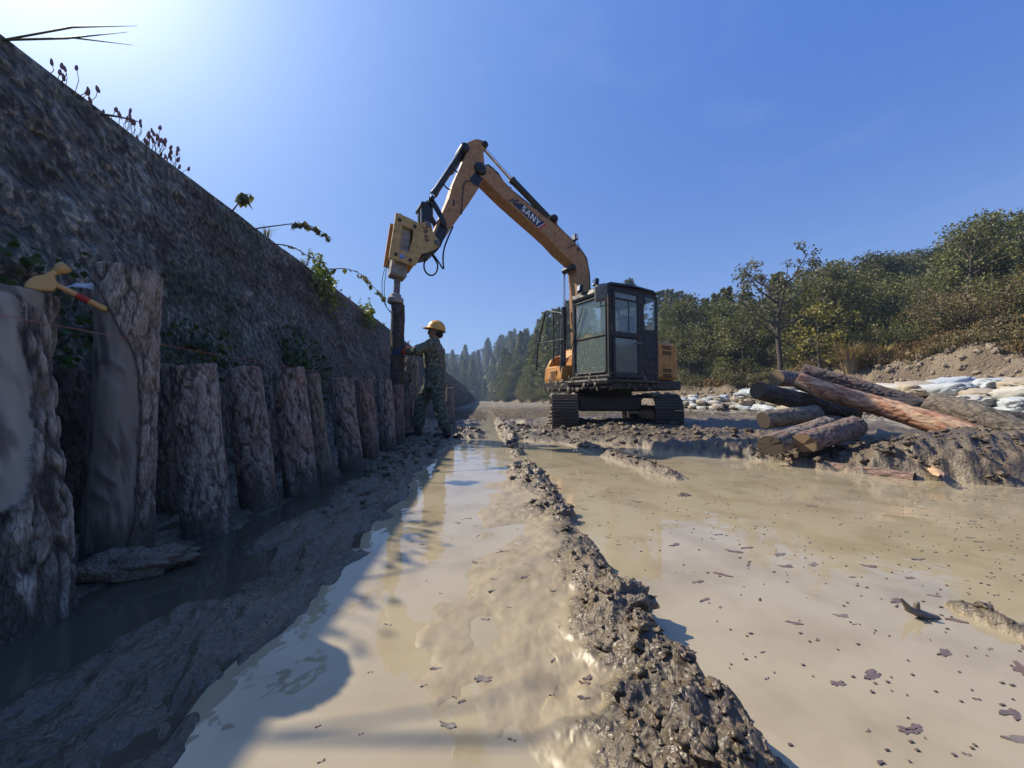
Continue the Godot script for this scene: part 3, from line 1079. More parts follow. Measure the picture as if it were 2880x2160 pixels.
func build_cab(ex: Node3D) -> void:
	var zl := -1.12
	var zr := -0.16
	var xf := 0.95
	var xb := -0.28
	var b := MB.new()
	# sills, posts, rails
	b.box(Vector3((xf + xb) / 2, 0.98, (zl + zr) / 2), Vector3(xf - xb, 0.1, zr - zl), 0.02)
	for zz in [zl + 0.03, zr - 0.03]:
		b.box(Vector3(xf - 0.03, 1.72, zz), Vector3(0.075, 1.5, 0.06), 0.018)
		b.box(Vector3(xb + 0.03, 1.72, zz), Vector3(0.06, 1.5, 0.06), 0.018)
		b.box(Vector3(0.16, 1.72, zz), Vector3(0.16, 1.5, 0.05), 0.015)
		b.box(Vector3((xf + xb) / 2, 2.44, zz), Vector3(xf - xb - 0.02, 0.1, 0.06), 0.018)
	b.box(Vector3(-0.1, 1.4, zl + 0.035), Vector3(0.36, 0.86, 0.05), 0.015)
	b.box(Vector3(-0.1, 1.4, zr - 0.035), Vector3(0.36, 0.86, 0.05), 0.015)
	b.box(Vector3(xb + 0.03, 1.4, (zl + zr) / 2), Vector3(0.05, 0.86, zr - zl - 0.1), 0.015)
	b.box(Vector3(xf - 0.02, 2.4, (zl + zr) / 2), Vector3(0.06, 0.1, zr - zl - 0.08), 0.02)
	b.box(Vector3(xb + 0.03, 2.44, (zl + zr) / 2), Vector3(0.05, 0.1, zr - zl - 0.1), 0.02)
	b.box(Vector3(xf - 0.02, 1.68, (zl + zr) / 2), Vector3(0.035, 0.035, zr - zl - 0.1), 0.01)
	var cab := part("cab", b, M.black_paint, ex)
	# roof: a chamfered pan that curves down at the front
	b = MB.new()
	b.prism(pv([xb - 0.01, 2.47, xf - 0.02, 2.45, xf + 0.03, 2.4, xf + 0.045, 2.44, xf + 0.02, 2.52, xf - 0.08, 2.575, 0.35, 2.61, xb + 0.06, 2.59, xb - 0.02, 2.54]), zl - 0.015, zr + 0.015, Transform3D(), 0.055)
	part("roof", b, M.black_paint, cab)
	b = MB.new()
	b.box(Vector3(xf + 0.005, 0.955, (zl + zr) / 2), Vector3(0.06, 0.07, zr - zl + 0.06), 0.02)
	b.box(Vector3(xf + 0.03, 0.87, (zl + zr) / 2 + 0.02), Vector3(0.1, 0.09, zr - zl + 0.1), 0.03)
	b.box(Vector3((xf + xb) / 2, 0.895, zl + 0.02), Vector3(xf - xb, 0.07, 0.1), 0.02)
	part("lower_skirt", b, M.greasy_black, cab)
	# door leaf with two panes on the left
	b = MB.new()
	var zd := zl - 0.012
	for r in [[0.26, 1.0, 0.06, 0.12], [0.86, 1.0, 0.05, 0.12]]:
		b.box(Vector3(r[0], 1.7, zd), Vector3(0.06, 1.46, 0.03), 0.01)
	for y in [0.99, 1.68, 2.43]:
		b.box(Vector3(0.56, y, zd), Vector3(0.56, 0.09 if y != 2.43 else 0.06, 0.03), 0.01)
	b.box(Vector3(0.56, 2.29, zd), Vector3(0.56, 0.03, 0.03), 0.008)
	b.box(Vector3(0.5, 2.0, zd + 0.004), Vector3(0.018, 0.56, 0.016), 0.004)
	var door := part("door", b, M.black_paint, cab)
	b = MB.new()
	b.box(Vector3(0.56, 1.32, zd + 0.005), Vector3(0.56, 0.6, 0.005), 0.001)
	part("door_lower_pane", b, M.dusty_glass, cab)
	b = MB.new()
	b.box(Vector3(0.56, 2.06, zd + 0.005), Vector3(0.56, 0.7, 0.005), 0.001)
	part("door_upper_pane", b, M.cab_glass, cab)
	b = MB.new()
	b.box(Vector3(0.3, 1.56, zd - 0.03), Vector3(0.14, 0.022, 0.02), 0.006)
	b.box(Vector3(0.24, 1.56, zd - 0.02), Vector3(0.02, 0.03, 0.03), 0.004)
	part("door_handle", b, M.grey_steel, cab)
	# quarter glass that wraps round the rear corner
	var p := PackedVector3Array()
	var path := [Vector2(0.06, zl), Vector2(xb + 0.1, zl), Vector2(xb + 0.03, zl + 0.02), Vector2(xb, zl + 0.08), Vector2(xb, zr - 0.08)]
	for y in [1.84, 2.42]:
		for w in path:
			p.append(Vector3(w.x, y, w.y))
	b = MB.new()
	b.grid(p, 2, 5)
	part("rear_glass", b, M.cab_glass, cab)
	for d in [["right_glass", 0.4, 2.08, 0.9, 0.66, "cab_glass"], ["right_lower_glass", 0.55, 1.35, 0.6, 0.6, "dusty_glass"]]:
		b = MB.new()
		b.box(Vector3(d[1], d[2], zr - 0.01), Vector3(d[3], d[4], 0.005), 0.001)
		part(d[0], b, M[d[5]], cab)
	for d in [["windscreen", 2.02, 0.66, "cab_glass"], ["lower_windscreen", 1.345, 0.6, "dusty_glass"]]:
		b = MB.new()
		b.box(Vector3(xf - 0.01, d[1], (zl + zr) / 2), Vector3(0.005, d[2], zr - zl - 0.12), 0.001)
		part(d[0], b, M[d[3]], cab)
	# seals round the windscreen
	b = MB.new()
	var zs := [zl + 0.075, zr - 0.075]
	b.tube([Vector3(xf + 0.005, 1.06, zs[0]), Vector3(xf + 0.005, 2.3, zs[0]), Vector3(xf + 0.005, 2.35, zs[0] + 0.05), Vector3(xf + 0.005, 2.35, zs[1] - 0.05), Vector3(xf + 0.005, 2.3, zs[1]), Vector3(xf + 0.005, 1.08, zs[1]), Vector3(xf + 0.005, 1.04, zs[1] - 0.05), Vector3(xf + 0.005, 1.04, zs[0] + 0.05), Vector3(xf + 0.005, 1.06, zs[0])], 0.014, 8)
	part("window_seal", b, M.rubber, cab)
	# mud splashed over the low glass
	rng.seed = 5
	b = MB.new()
	for k in 120:
		var zz := rng.randf_range(zl + 0.1, zr - 0.1)
		var yy := 1.06 + 0.52 * pow(rng.randf(), 1.3)
		var rr := 0.003 + 0.008 * pow(rng.randf(), 3.0)
		b.ball(Vector3(xf - 0.006, yy, zz), Vector3(0.0015, rr * rng.randf_range(1, 2.4), rr), 6)
	part("mud_splatter", b, M.splash, cab).set_meta("kind", "stuff")
	# wiper
	b = MB.new()
	b.rod(Vector3(xf + 0.03, 1.5, zr + 0.02), Vector3(xf + 0.03, 2.25, -0.5), 0.008, 6)
	b.box(Vector3(xf + 0.028, 2.02, -0.4), Vector3(0.01, 0.05, 0.03), 0.004)
	part("wiper", b, M.rubber, cab)
	# work lamps and mirror
	for zz in [-0.47, -0.87]:
		b = MB.new()
		var t := Transform3D(Basis(Vector3.UP, -0.25) * Basis(Vector3.BACK, 0.1), Vector3(xf + 0.06, 2.6, zz))
		b.box(Vector3(0, 0, 0), Vector3(0.07, 0.12, 0.13), 0.015, t)
		b.rod(Vector3(xf - 0.02, 2.54, zz), Vector3(xf + 0.05, 2.57, zz), 0.012, 6)
		var lamp := part("work_lamp", b, M.black_paint, cab)
		b = MB.new()
		b.box(Vector3(0.038, 0, 0), Vector3(0.006, 0.095, 0.105), 0.002, t)
		part("work_lamp_lens", b, M.lamp_glass, cab)
	b = MB.new()
	b.prism(pv([-0.03, -0.13, 0.02, -0.15, 0.05, -0.1, 0.055, 0.1, 0.02, 0.15, -0.03, 0.14]), -0.1, 0.1, Transform3D(Basis(Vector3.UP, 0.5), Vector3(xf + 0.16, 2.34, zl + 0.02)), 0.02)
	part("mirror", b, M.grey_steel, cab)
	b = MB.new()
	b.tube([Vector3(xf + 0.0, 2.42, zl), Vector3(xf + 0.1, 2.44, zl), Vector3(xf + 0.16, 2.4, zl + 0.02)], 0.012, 6)
	part("mirror_arm", b, M.black_paint, cab)
	b = MB.new()
	b.tube([Vector3(xf + 0.02, 2.16, zl - 0.02), Vector3(xf + 0.1, 2.14, zl + 0.1), Vector3(xf + 0.14, 2.22, zl + 0.05)], 0.012, 6)
	part("mirror_arm", b, M.black_paint, cab)
	# seat, levers, console
	b = MB.new()
	b.box(Vector3(0.22, 1.4, -0.66), Vector3(0.46, 0.14, 0.46), 0.05)
	b.prism(pv([-0.02, 1.46, 0.1, 1.46, 0.04, 2.0, -0.06, 2.0]), -0.88, -0.44, Transform3D(), 0.04)
	b.box(Vector3(-0.03, 2.08, -0.66), Vector3(0.08, 0.16, 0.26), 0.03)
	b.box(Vector3(0.22, 1.2, -0.66), Vector3(0.4, 0.3, 0.4), 0.03)
	part("seat", b, M.seat_cloth, cab)
	b = MB.new()
	for zz in [-0.92, -0.4]:
		b.box(Vector3(0.42, 1.56, zz), Vector3(0.36, 0.14, 0.1), 0.03)
		b.rod(Vector3(0.56, 1.6, zz), Vector3(0.6, 1.8, zz), 0.014, 8)
		b.ball(Vector3(0.605, 1.83, zz), Vector3(0.028, 0.045, 0.028), 8)
	for zz in [-0.74, -0.58]:
		b.rod(Vector3(0.7, 1.05, zz), Vector3(0.82, 1.62, zz), 0.012, 8)
	part("levers", b, M.rubber, cab)
	b = MB.new()
	b.box(Vector3(xf - 0.1, 1.735, -0.46), Vector3(0.03, 0.05, 0.3), 0.01)
	b.ball(Vector3(xf - 0.1, 1.77, -0.33), Vector3(0.03, 0.03, 0.03), 8)
	part("yellow_latch", b, M.yellow_plastic, cab)
	# red-brown dried mud on the deck in front
	var cl := clod(88, Vector3(0.16, 0.08, 0.14), 0.5)
	for t in cl.v.size():
		cl.v[t] += Vector3(0.75, 0.66, 0.0)
	part("mud_lump", cl, M.caked_mud, ex)

func build_boom(ex: Node3D) -> void:
	var b := MB.new()
	b.prism(pv([2.95, 4.40, 2.93, 4.47, 2.87, 4.52, 2.80, 4.53, 2.63, 4.50, 2.485, 4.41, 2.3, 4.27, 2.09, 4.165, 1.72, 4.01, 1.374, 3.89, 1.11, 3.78, 0.885, 3.635, 0.67, 3.49, 0.54, 3.33, 0.487, 3.13, 0.465, 2.77, 0.48, 2.1, 0.52, 1.5, 0.55, 1.36, 0.62, 1.31, 0.70, 1.36, 0.73, 1.5, 0.77, 2.1, 0.785, 2.75, 0.81, 3.06, 0.93, 3.215, 1.2, 3.355, 1.436, 3.52, 1.704, 3.666, 2.052, 3.846, 2.4, 4.028, 2.57, 4.13, 2.78, 4.26, 2.9, 4.32]), -0.135, 0.135, Transform3D(), 0.012)
	var boom := part("boom", b, M.boom_paint, ex)
	for d in [[2.87, 4.42, 0.105], [0.615, 1.43, 0.09], [0.89, 3.12, 0.06], [1.33, 3.97, 0.07]]:
		b = MB.new()
		b.lathe([Vector2(0.01, -0.17), Vector2(d[2] * 0.6, -0.17), Vector2(d[2] * 0.62, -0.155), Vector2(d[2], -0.15), Vector2(d[2], 0.15), Vector2(d[2] * 0.62, 0.155), Vector2(d[2] * 0.6, 0.17), Vector2(0.01, 0.17)], 20, Transform3D(Basis(Vector3.RIGHT, PI / 2), Vector3(d[0], d[1], 0)))
		part("boom_pin", b, M.greasy_black, boom)
	# sooty patch and clamps by the elbow
	b = MB.new()
	b.tube([Vector3(2.84, 4.49, -0.1), Vector3(2.7, 4.56, -0.1), Vector3(2.52, 4.47, -0.1), Vector3(2.42, 4.36, -0.1), Vector3(2.28, 4.27, -0.1)], 0.016, 8)
	b.tube([Vector3(2.8, 4.52, 0.06), Vector3(2.62, 4.57, 0.06), Vector3(2.44, 4.44, 0.06), Vector3(2.28, 4.3, 0.06), Vector3(1.7, 4.03, 0.06), Vector3(1.3, 3.9, 0.06), Vector3(0.9, 3.68, 0.06), Vector3(0.6, 3.45, 0.06), Vector3(0.46, 3.1, 0.06), Vector3(0.44, 2.6, 0.06)], 0.016, 8)
	b.tube([Vector3(2.28, 4.27, -0.1), Vector3(1.72, 4.035, -0.1), Vector3(1.3, 3.89, -0.1), Vector3(0.86, 3.65, -0.1), Vector3(0.55, 3.4, -0.1), Vector3(0.455, 3.1, -0.1), Vector3(0.43, 2.6, -0.1)], 0.014, 8)
	part("hydraulic_pipe", b, M.rubber, boom)
	for d in [[2.62, 4.51], [2.28, 4.27], [1.72, 4.02], [0.9, 3.65]]:
		b = MB.new()
		b.box(Vector3(d[0], d[1] + 0.01, 0), Vector3(0.05, 0.035, 0.24), 0.006)
		part("pipe_clamp", b, M.grey_steel, boom)
	# decal
	var zf := -0.1365
	b = MB.new()
	b.prism(pv([2.252, 4.004, 2.04, 4.05, 1.567, 3.823, 1.729, 3.704]), zf - 0.0015, zf, Transform3D(), 0.0)
	part("name_decal", b, M.navy_print, boom)
	for d in [[2.30, 4.045], [2.24, 4.075], [2.18, 4.075], [2.13, 4.09], [2.21, 4.035]]:
		b = MB.new()
		b.prism(pv([0, 0, 0.042, -0.02, 0.05, 0.018, 0.01, 0.036]), zf - 0.0015, zf, Transform3D(Basis(), Vector3(d[0] - 0.02, d[1] - 0.02, 0)), 0.0)
		part("decal_block", b, M.navy_print, boom)
	b = MB.new()
	b.prism(pv([1.553, 3.817, 1.522, 3.797, 1.678, 3.672, 1.712, 3.694]), zf - 0.0015, zf, Transform3D(), 0.0)
	part("decal_stripe", b, M.red_print, boom)
	b = MB.new()
	b.prism(pv([1.565, 3.822, 1.555, 3.818, 1.714, 3.695, 1.726, 3.702]), zf - 0.0018, zf, Transform3D(), 0.0)
	part("decal_line", b, M.white_print, boom)
	var dir := Vector3(-0.48, -0.262, 0).normalized()
	var up := Vector3(-dir.y * -1.0, dir.x * -1.0, 0)
	up = Vector3(dir.y, -dir.x, 0)
	if up.y < 0:
		up = -up
	var ln := part("name_lettering", letters("SANY", 0.125, 0.003), M.white_print, boom)
	ln.transform = Transform3D(Basis(dir, up, dir.cross(up)), Vector3(1.865, 3.878, zf - 0.002))
	# lamp on the boom
	b = MB.new()
	b.box(Vector3(0, 0, 0), Vector3(0.08, 0.12, 0.12), 0.015, Transform3D(Basis(Vector3.BACK, -0.15), Vector3(0.83, 3.72, -0.12)))
	b.rod(Vector3(0.83, 3.66, -0.12), Vector3(0.84, 3.56, -0.12), 0.012, 6)
	var bl := part("boom_lamp", b, M.black_paint, boom)
	b = MB.new()
	b.box(Vector3(0.043, 0, 0), Vector3(0.006, 0.095, 0.095), 0.002, Transform3D(Basis(Vector3.BACK, -0.15), Vector3(0.83, 3.72, -0.12)))
	b.box(Vector3(0, 0, -0.062), Vector3(0.06, 0.09, 0.004), 0.001, Transform3D(Basis(Vector3.BACK, -0.15), Vector3(0.83, 3.72, -0.12)))
	part("boom_lamp_lens", b, M.lamp_glass, boom)
	b = MB.new()
	b.tube([Vector3(0.8, 3.63, -0.15), Vector3(0.73, 3.5, -0.15), Vector3(0.76, 3.46, -0.15), Vector3(0.79, 3.48, -0.15), Vector3(0.78, 3.52, -0.14)], 0.008, 6)
	b.tube([Vector3(1.0, 3.47, -0.145), Vector3(0.95, 3.52, -0.155), Vector3(0.86, 3.55, -0.15)], 0.009, 6)
	b.tube([Vector3(0.7, 3.53, -0.13), Vector3(0.55, 3.36, -0.142), Vector3(0.49, 3.1, -0.142), Vector3(0.47, 2.7, -0.142)], 0.006, 6)
	part("lamp_cable", b, M.rubber, boom)
	# boom cylinders either side of the boom
	for zz in [0.17]:
		b = MB.new()
		b.rod(Vector3(0.93, 0.95, zz), Vector3(0.885, 2.4, zz), 0.06, 16)
		var cy := part("boom_cylinder", b, M.cylinder_black, ex)
		b = MB.new()
		b.rod(Vector3(0.885, 2.38, zz), Vector3(0.88, 3.08, zz), 0.032, 14)
		part("piston_rod", b, M.chrome, cy)
	# arm cylinder
	b = MB.new()
	var c0 := Vector3(1.32, 3.99, 0)
	var c1 := Vector3(2.20, 4.525, 0)
	b.rod(c0, c1, 0.058, 18)
	var cd := (c1 - c0).normalized()
	b.rod(c1 - cd * 0.07, c1 + cd * 0.005, 0.066, 18)
	b.tube([c0 + cd * 0.12 + Vector3(0, 0.07, 0.0), c0 + cd * 0.9 + Vector3(0, 0.075, 0), c1 - cd * 0.05 + Vector3(0, 0.05, 0)], 0.013, 8)
	var ac := part("arm_cylinder", b, M.cylinder_black, ex)
	b = MB.new()
	b.rod(c1, Vector3(2.745, 4.90, 0), 0.032, 14)
	part("piston_rod", b, M.chrome, ac)
	b = MB.new()
	b.prism(pv([1.2, 3.82, 1.5, 3.9, 1.4, 4.03, 1.32, 4.07, 1.26, 4.03]), -0.09, -0.065, Transform3D(), 0.004)
	b.prism(pv([1.2, 3.82, 1.5, 3.9, 1.4, 4.03, 1.32, 4.07, 1.26, 4.03]), 0.065, 0.09, Transform3D(), 0.004)
	part("cylinder_lug", b, M.boom_paint, boom)
	# arm
	b = MB.new()
	b.prism(pv([3.19, 4.69, 3.16, 4.75, 3.01, 4.875, 2.93, 4.93, 2.83, 4.945, 2.77, 4.91, 2.75, 4.86, 2.78, 4.8, 2.80, 4.72, 2.775, 4.5, 2.775, 4.38, 2.82, 4.24, 2.89, 4.09, 3.075, 3.765, 3.35, 3.325, 3.40, 3.24, 3.55, 2.97, 3.595, 2.915, 3.65, 2.905, 3.69, 2.95, 3.69, 3.02, 3.65, 3.13, 3.53, 3.47, 3.40, 3.80, 3.33, 4.045, 3.154, 4.475, 3.10, 4.66]), -0.118, 0.118, Transform3D(), 0.01)
	var arm := part("arm", b, M.boom_paint, ex)
	for d in [[2.86, 4.41, 0.1], [2.775, 4.885, 0.055], [3.14, 4.70, 0.075]]:
		b = MB.new()
		b.lathe([Vector2(0.01, -0.15), Vector2(d[2] * 0.7, -0.15), Vector2(d[2], -0.135), Vector2(d[2], 0.135), Vector2(d[2] * 0.7, 0.15), Vector2(0.01, 0.15)], 20, Transform3D(Basis(Vector3.RIGHT, PI / 2), Vector3(d[0], d[1], 0)))
		part("arm_pin", b, M.greasy_black, arm)
	# grease-black shoe at the arm's foot
	b = MB.new()
	b.prism(pv([3.42, 3.26, 3.50, 3.36, 3.55, 3.34, 3.66, 3.06, 3.69, 2.98, 3.66, 2.9, 3.59, 2.9, 3.54, 2.96]), -0.121, -0.116, Transform3D(), 0.001)
	b.prism(pv([2.79, 4.36, 2.83, 4.24, 2.90, 4.10, 3.0, 4.14, 3.06, 4.2, 2.94, 4.36, 2.88, 4.52, 2.8, 4.5]), -0.122, -0.116, Transform3D(), 0.001)
	part("grease_patch", b, M.greasy_black, arm)
	b = MB.new()
	b.tube([Vector3(3.02, 4.16, -0.13), Vector3(3.12, 4.14, -0.135), Vector3(3.17, 4.05, -0.135), Vector3(3.2, 3.6, -0.135)], 0.008, 6)
	b.rod(Vector3(3.2, 3.62, -0.135), Vector3(3.205, 3.56, -0.135), 0.014, 6)
	b.tube([Vector3(3.24, 4.28, -0.06), Vector3(3.3, 4.3, -0.06), Vector3(3.36, 4.38, -0.04)], 0.012, 6)
	b.tube([Vector3(3.37, 3.95, -0.06), Vector3(3.44, 3.97, -0.06), Vector3(3.5, 4.05, -0.04)], 0.012, 6)
	part("arm_hose", b, M.rubber, arm)
	b = MB.new()
	b.box(Vector3(3.33, 3.72, -0.121), Vector3(0.03, 0.1, 0.004), 0.001, Transform3D())
	part("arm_decal", b, M.black_print, arm)
	# bucket cylinder
	b = MB.new()
	c0 = Vector3(3.14, 4.70, 0)
	c1 = Vector3(3.618, 3.835, 0)
	b.rod(c0, c1, 0.052, 18)
	cd = (c1 - c0).normalized()
	b.rod(c1 - cd * 0.06, c1 + cd * 0.005, 0.06, 18)
	b.tube([c0 + cd * 0.1 + Vector3(-0.06, -0.02, 0), c0 + cd * 0.45 + Vector3(-0.062, -0.02, 0), c0 + cd * 0.5 + Vector3(-0.05, -0.02, 0)], 0.011, 8)
	var bc := part("bucket_cylinder", b, M.cylinder_black, ex)
	b = MB.new()
	b.rod(c1, Vector3(3.70, 3.66, 0), 0.032, 14)
	part("piston_rod", b, M.chrome, bc)
	# links
	b = MB.new()
	for zz in [-0.165, 0.135]:
		b.prism(pv([3.745, 3.69, 3.68, 3.68, 3.60, 3.58, 3.51, 3.44, 3.455, 3.33, 3.46, 3.27, 3.53, 3.28, 3.59, 3.42, 3.67, 3.53, 3.75, 3.6]), zz, zz + 0.03, Transform3D(), 0.006)
	b.rod(Vector3(3.70, 3.66, -0.2), Vector3(3.70, 3.66, 0.2), 0.035, 14)
	b.rod(Vector3(3.50, 3.32, -0.18), Vector3(3.50, 3.32, 0.18), 0.035, 14)
	part("guide_link", b, M.greasy_black, ex)
	b = MB.new()
	b.prism(pv([3.81, 3.6, 3.74, 3.66, 3.67, 3.62, 3.66, 3.45, 3.71, 3.22, 3.74, 3.15, 3.80, 3.16, 3.845, 3.3, 3.85, 3.5]), -0.13, -0.03, Transform3D(), 0.02)
	b.prism(pv([3.81, 3.6, 3.74, 3.66, 3.67, 3.62, 3.66, 3.45, 3.71, 3.22, 3.74, 3.15, 3.80, 3.16, 3.845, 3.3, 3.85, 3.5]), 0.03, 0.13, Transform3D(), 0.02)
	b.rod(Vector3(3.83, 3.55, -0.15), Vector3(3.83, 3.55, 0.15), 0.04, 12)
	part("bucket_link", b, M.greasy_black, ex)
	# --- hydraulic hammer
	var left := pv([4.093, 2.561, 4.336, 2.599, 4.247, 3.284, 4.165, 3.272, 4.059, 3.25, 4.003, 3.094, 4.153, 3.115, 4.197, 2.783, 4.184, 2.753, 4.074, 2.735])
	var right := pv([4.059, 3.25, 3.928, 3.211, 3.84, 3.239, 3.784, 3.27, 3.733, 3.254, 3.71, 3.203, 3.703, 3.148, 3.657, 3.08, 3.587, 3.004, 3.577, 2.961, 3.609, 2.908, 3.689, 2.84, 3.78, 2.79, 3.857, 2.761, 3.889, 2.694, 3.943, 2.573, 3.986, 2.541, 4.093, 2.561, 4.074, 2.735, 4.052, 2.748, 4.001, 2.934, 3.992, 3.069, 4.003, 3.094])
	var ham: MeshInstance3D
	for zz in [-0.205, 0.17]:
		b = MB.new()
		b.prism(left, zz, zz + 0.035, Transform3D(), 0.0)
		b.prism(right, zz, zz + 0.035, Transform3D(), 0.0)
		if zz < 0:
			ham = part("hammer", b, M.hammer_paint, ex)
		else:
			part("far_side_plate", b, M.hammer_inside, ham)
	b = MB.new()
	b.prism(pv([4.19, 3.22, 4.0, 3.19, 4.03, 2.62, 4.27, 2.66]), -0.14, 0.14, Transform3D(), 0.02)
	part("hammer_body", b, M.worn_grey, ham)
	b = MB.new()
	b.prism(pv([3.98, 3.16, 3.9, 3.19, 3.8, 3.1, 3.9, 2.9, 3.97, 2.9]), -0.165, 0.165, Transform3D(), 0.01)
	b.prism(pv([4.02, 2.75, 3.9, 2.78, 3.88, 2.7, 3.96, 2.57, 4.04, 2.58]), -0.165, 0.165, Transform3D(), 0.01)
	part("rear_plate", b, M.hammer_inside, ham)
	b = MB.new()
	b.prism(pv([3.6, 2.93, 3.7, 2.83, 3.86, 2.76, 3.84, 2.73, 3.68, 2.79, 3.58, 2.9]), -0.17, 0.17, Transform3D(), 0.008)
	part("bottom_gusset", b, M.greasy_black, ham)
	b = MB.new()
	b.prism(pv([4.262, 2.65, 4.035, 2.62, 4.055, 2.40, 4.075, 2.375, 4.27, 2.40, 4.288, 2.42]), -0.12, 0.12, Transform3D(), 0.025)
	part("front_head", b, M.worn_grey, ham)
	b = MB.new()
	b.rod(Vector3(4.165, 2.42, 0), Vector3(4.18, 2.12, 0), 0.047, 18)
	part("chisel", b, M.grey_steel, ham)
	b = MB.new()
	b.lathe([Vector2(0.001, 2.0), Vector2(0.105, 2.0), Vector2(0.116, 2.012), Vector2(0.116, 2.07), Vector2(0.108, 2.082), Vector2(0.082, 2.085), Vector2(0.082, 2.13), Vector2(0.072, 2.142), Vector2(0.045, 2.145)], 28, Transform3D(Basis(), Vector3(4.19, 0, 0)))
	part("driving_cap", b, M.worn_grey, ham)
	for d in [[4.195, 3.18], [3.97, 3.14], [4.24, 2.665], [4.035, 2.62]]:
		b = MB.new()
		b.lathe([Vector2(0.001, -0.232), Vector2(0.022, -0.232), Vector2(0.026, -0.226), Vector2(0.026, 0.21), Vector2(0.001, 0.21)], 6, Transform3D(Basis(Vector3.RIGHT, -PI / 2), Vector3(d[0], d[1], 0.0)) * Transform3D(Basis(Vector3.RIGHT, PI), Vector3.ZERO))
		part("tie_bolt", b, M.greasy_black, ham)
	for d in [[3.767, 3.218], [3.627, 2.967]]:
		b = MB.new()
		var bx := Transform3D(Basis(Vector3.RIGHT, PI / 2), Vector3(d[0], d[1], 0))
		b.lathe([Vector2(0.001, -0.235), Vector2(0.02, -0.235), Vector2(0.022, -0.228), Vector2(0.03, -0.226), Vector2(0.032, -0.22), Vector2(0.045, -0.218), Vector2(0.047, -0.206), Vector2(0.047, 0.206), Vector2(0.045, 0.218), Vector2(0.001, 0.22)], 20, bx)
		part("hammer_pin", b, M.grey_steel, ham)
	b = MB.new()
	for d in [[4.16, 3.27, 4.155, 3.34], [4.06, 3.22, 4.05, 3.29]]:
		b.rod(Vector3(d[0], d[1], -0.08), Vector3(d[2], d[3], -0.08), 0.018, 8)
		b.rod(Vector3(d[0], d[1], 0.08), Vector3(d[2], d[3], 0.08), 0.018, 8)
	part("through_bolt", b, M.grey_steel, ham)
	# sticker and lettering
	b = MB.new()
	b.lathe([Vector2(0.001, 0.0), Vector2(0.034, 0.0), Vector2(0.034, 0.002), Vector2(0.001, 0.002)], 24, Transform3D(Basis(Vector3.RIGHT, PI / 2), Vector3(4.155, 2.655, -0.2075)))
	part("round_sticker", b, M.blue_print, ham)
	b = MB.new()
	b.prism(pv([-0.016, 0.017, 0.016, 0.017, 0.018, -0.002, 0.0, -0.019, -0.018, -0.002]), -0.2095, -0.207, Transform3D(Basis(), Vector3(4.155, 2.655, 0)), 0.0)
	part("sticker_mark", b, M.white_print, ham)
	b = MB.new()
	b.prism(pv([-0.008, 0.013, 0.008, 0.013, 0.009, 0.0, 0.0, -0.011, -0.009, 0.0]), -0.2105, -0.209, Transform3D(Basis(), Vector3(4.155, 2.655, 0)), 0.0)
	part("sticker_centre", b, M.blue_print, ham)
	var td := Vector3(-0.03, -0.2, 0).normalized()
	var tu := Vector3(-td.y, td.x, 0)
	if td.cross(tu).z > 0:
		tu = -tu
	var jl := part("hammer_lettering", letters("JB-68", 0.07, 0.003), M.black_print, ham)
	jl.transform = Transform3D(Basis(td, tu, td.cross(tu)), Vector3(3.80, 3.06, -0.207))
	# hoses hanging to the hammer
	b = MB.new()
	var pts := []
	var cv := Curve3D.new()
	for w in [[3.33, 3.34, -0.1], [3.42, 3.13, -0.12], [3.485, 2.93, -0.12], [3.492, 2.76, -0.1], [3.477, 2.635, -0.08], [3.54, 2.72, -0.06], [3.61, 2.82, -0.04], [3.68, 2.9, 0.0]]:
		cv.add_point(Vector3(w[0], w[1], w[2]))
	smooth_curve(cv)
	b.tube(Array(cv.get_baked_points()), 0.013, 8)
	part("hose", b, M.rubber, ham)
	cv = Curve3D.new()
	for w in [[3.69, 2.86, 0.02], [3.745, 2.75, 0.0], [3.765, 2.65, 0.0], [3.735, 2.56, 0.0], [3.655, 2.522, 0.0], [3.58, 2.57, 0.0], [3.545, 2.68, 0.0], [3.57, 2.76, 0.0], [3.64, 2.87, 0.03]]:
		cv.add_point(Vector3(w[0], w[1], w[2]))
	smooth_curve(cv)
	b = MB.new()
	b.tube(Array(cv.get_baked_points()), 0.013, 8)
	part("hose", b, M.rubber, ham)
	# thin wires from the hammer down to the pile
	for dz in [0.0, 0.04]:
		cv = Curve3D.new()
		for w in [[4.31, 2.6, 0], [4.37 - dz, 2.42, 0], [4.385 - dz, 2.2, 0], [4.345 - dz * 0.6, 1.98, 0], [4.25, 1.86, -0.02]]:
			cv.add_point(Vector3(w[0], w[1], w[2] + dz))
		smooth_curve(cv)
		b = MB.new()
		b.tube(Array(cv.get_baked_points()), 0.005, 6)
		part("wire", b, M.rubber, ham)

func smooth_curve(c: Curve3D) -> void:
	c.bake_interval = 0.025
	for k in range(1, c.point_count - 1):
		var t := (c.get_point_position(k + 1) - c.get_point_position(k - 1)) * 0.22
		c.set_point_in(k, -t)
		c.set_point_out(k, t)

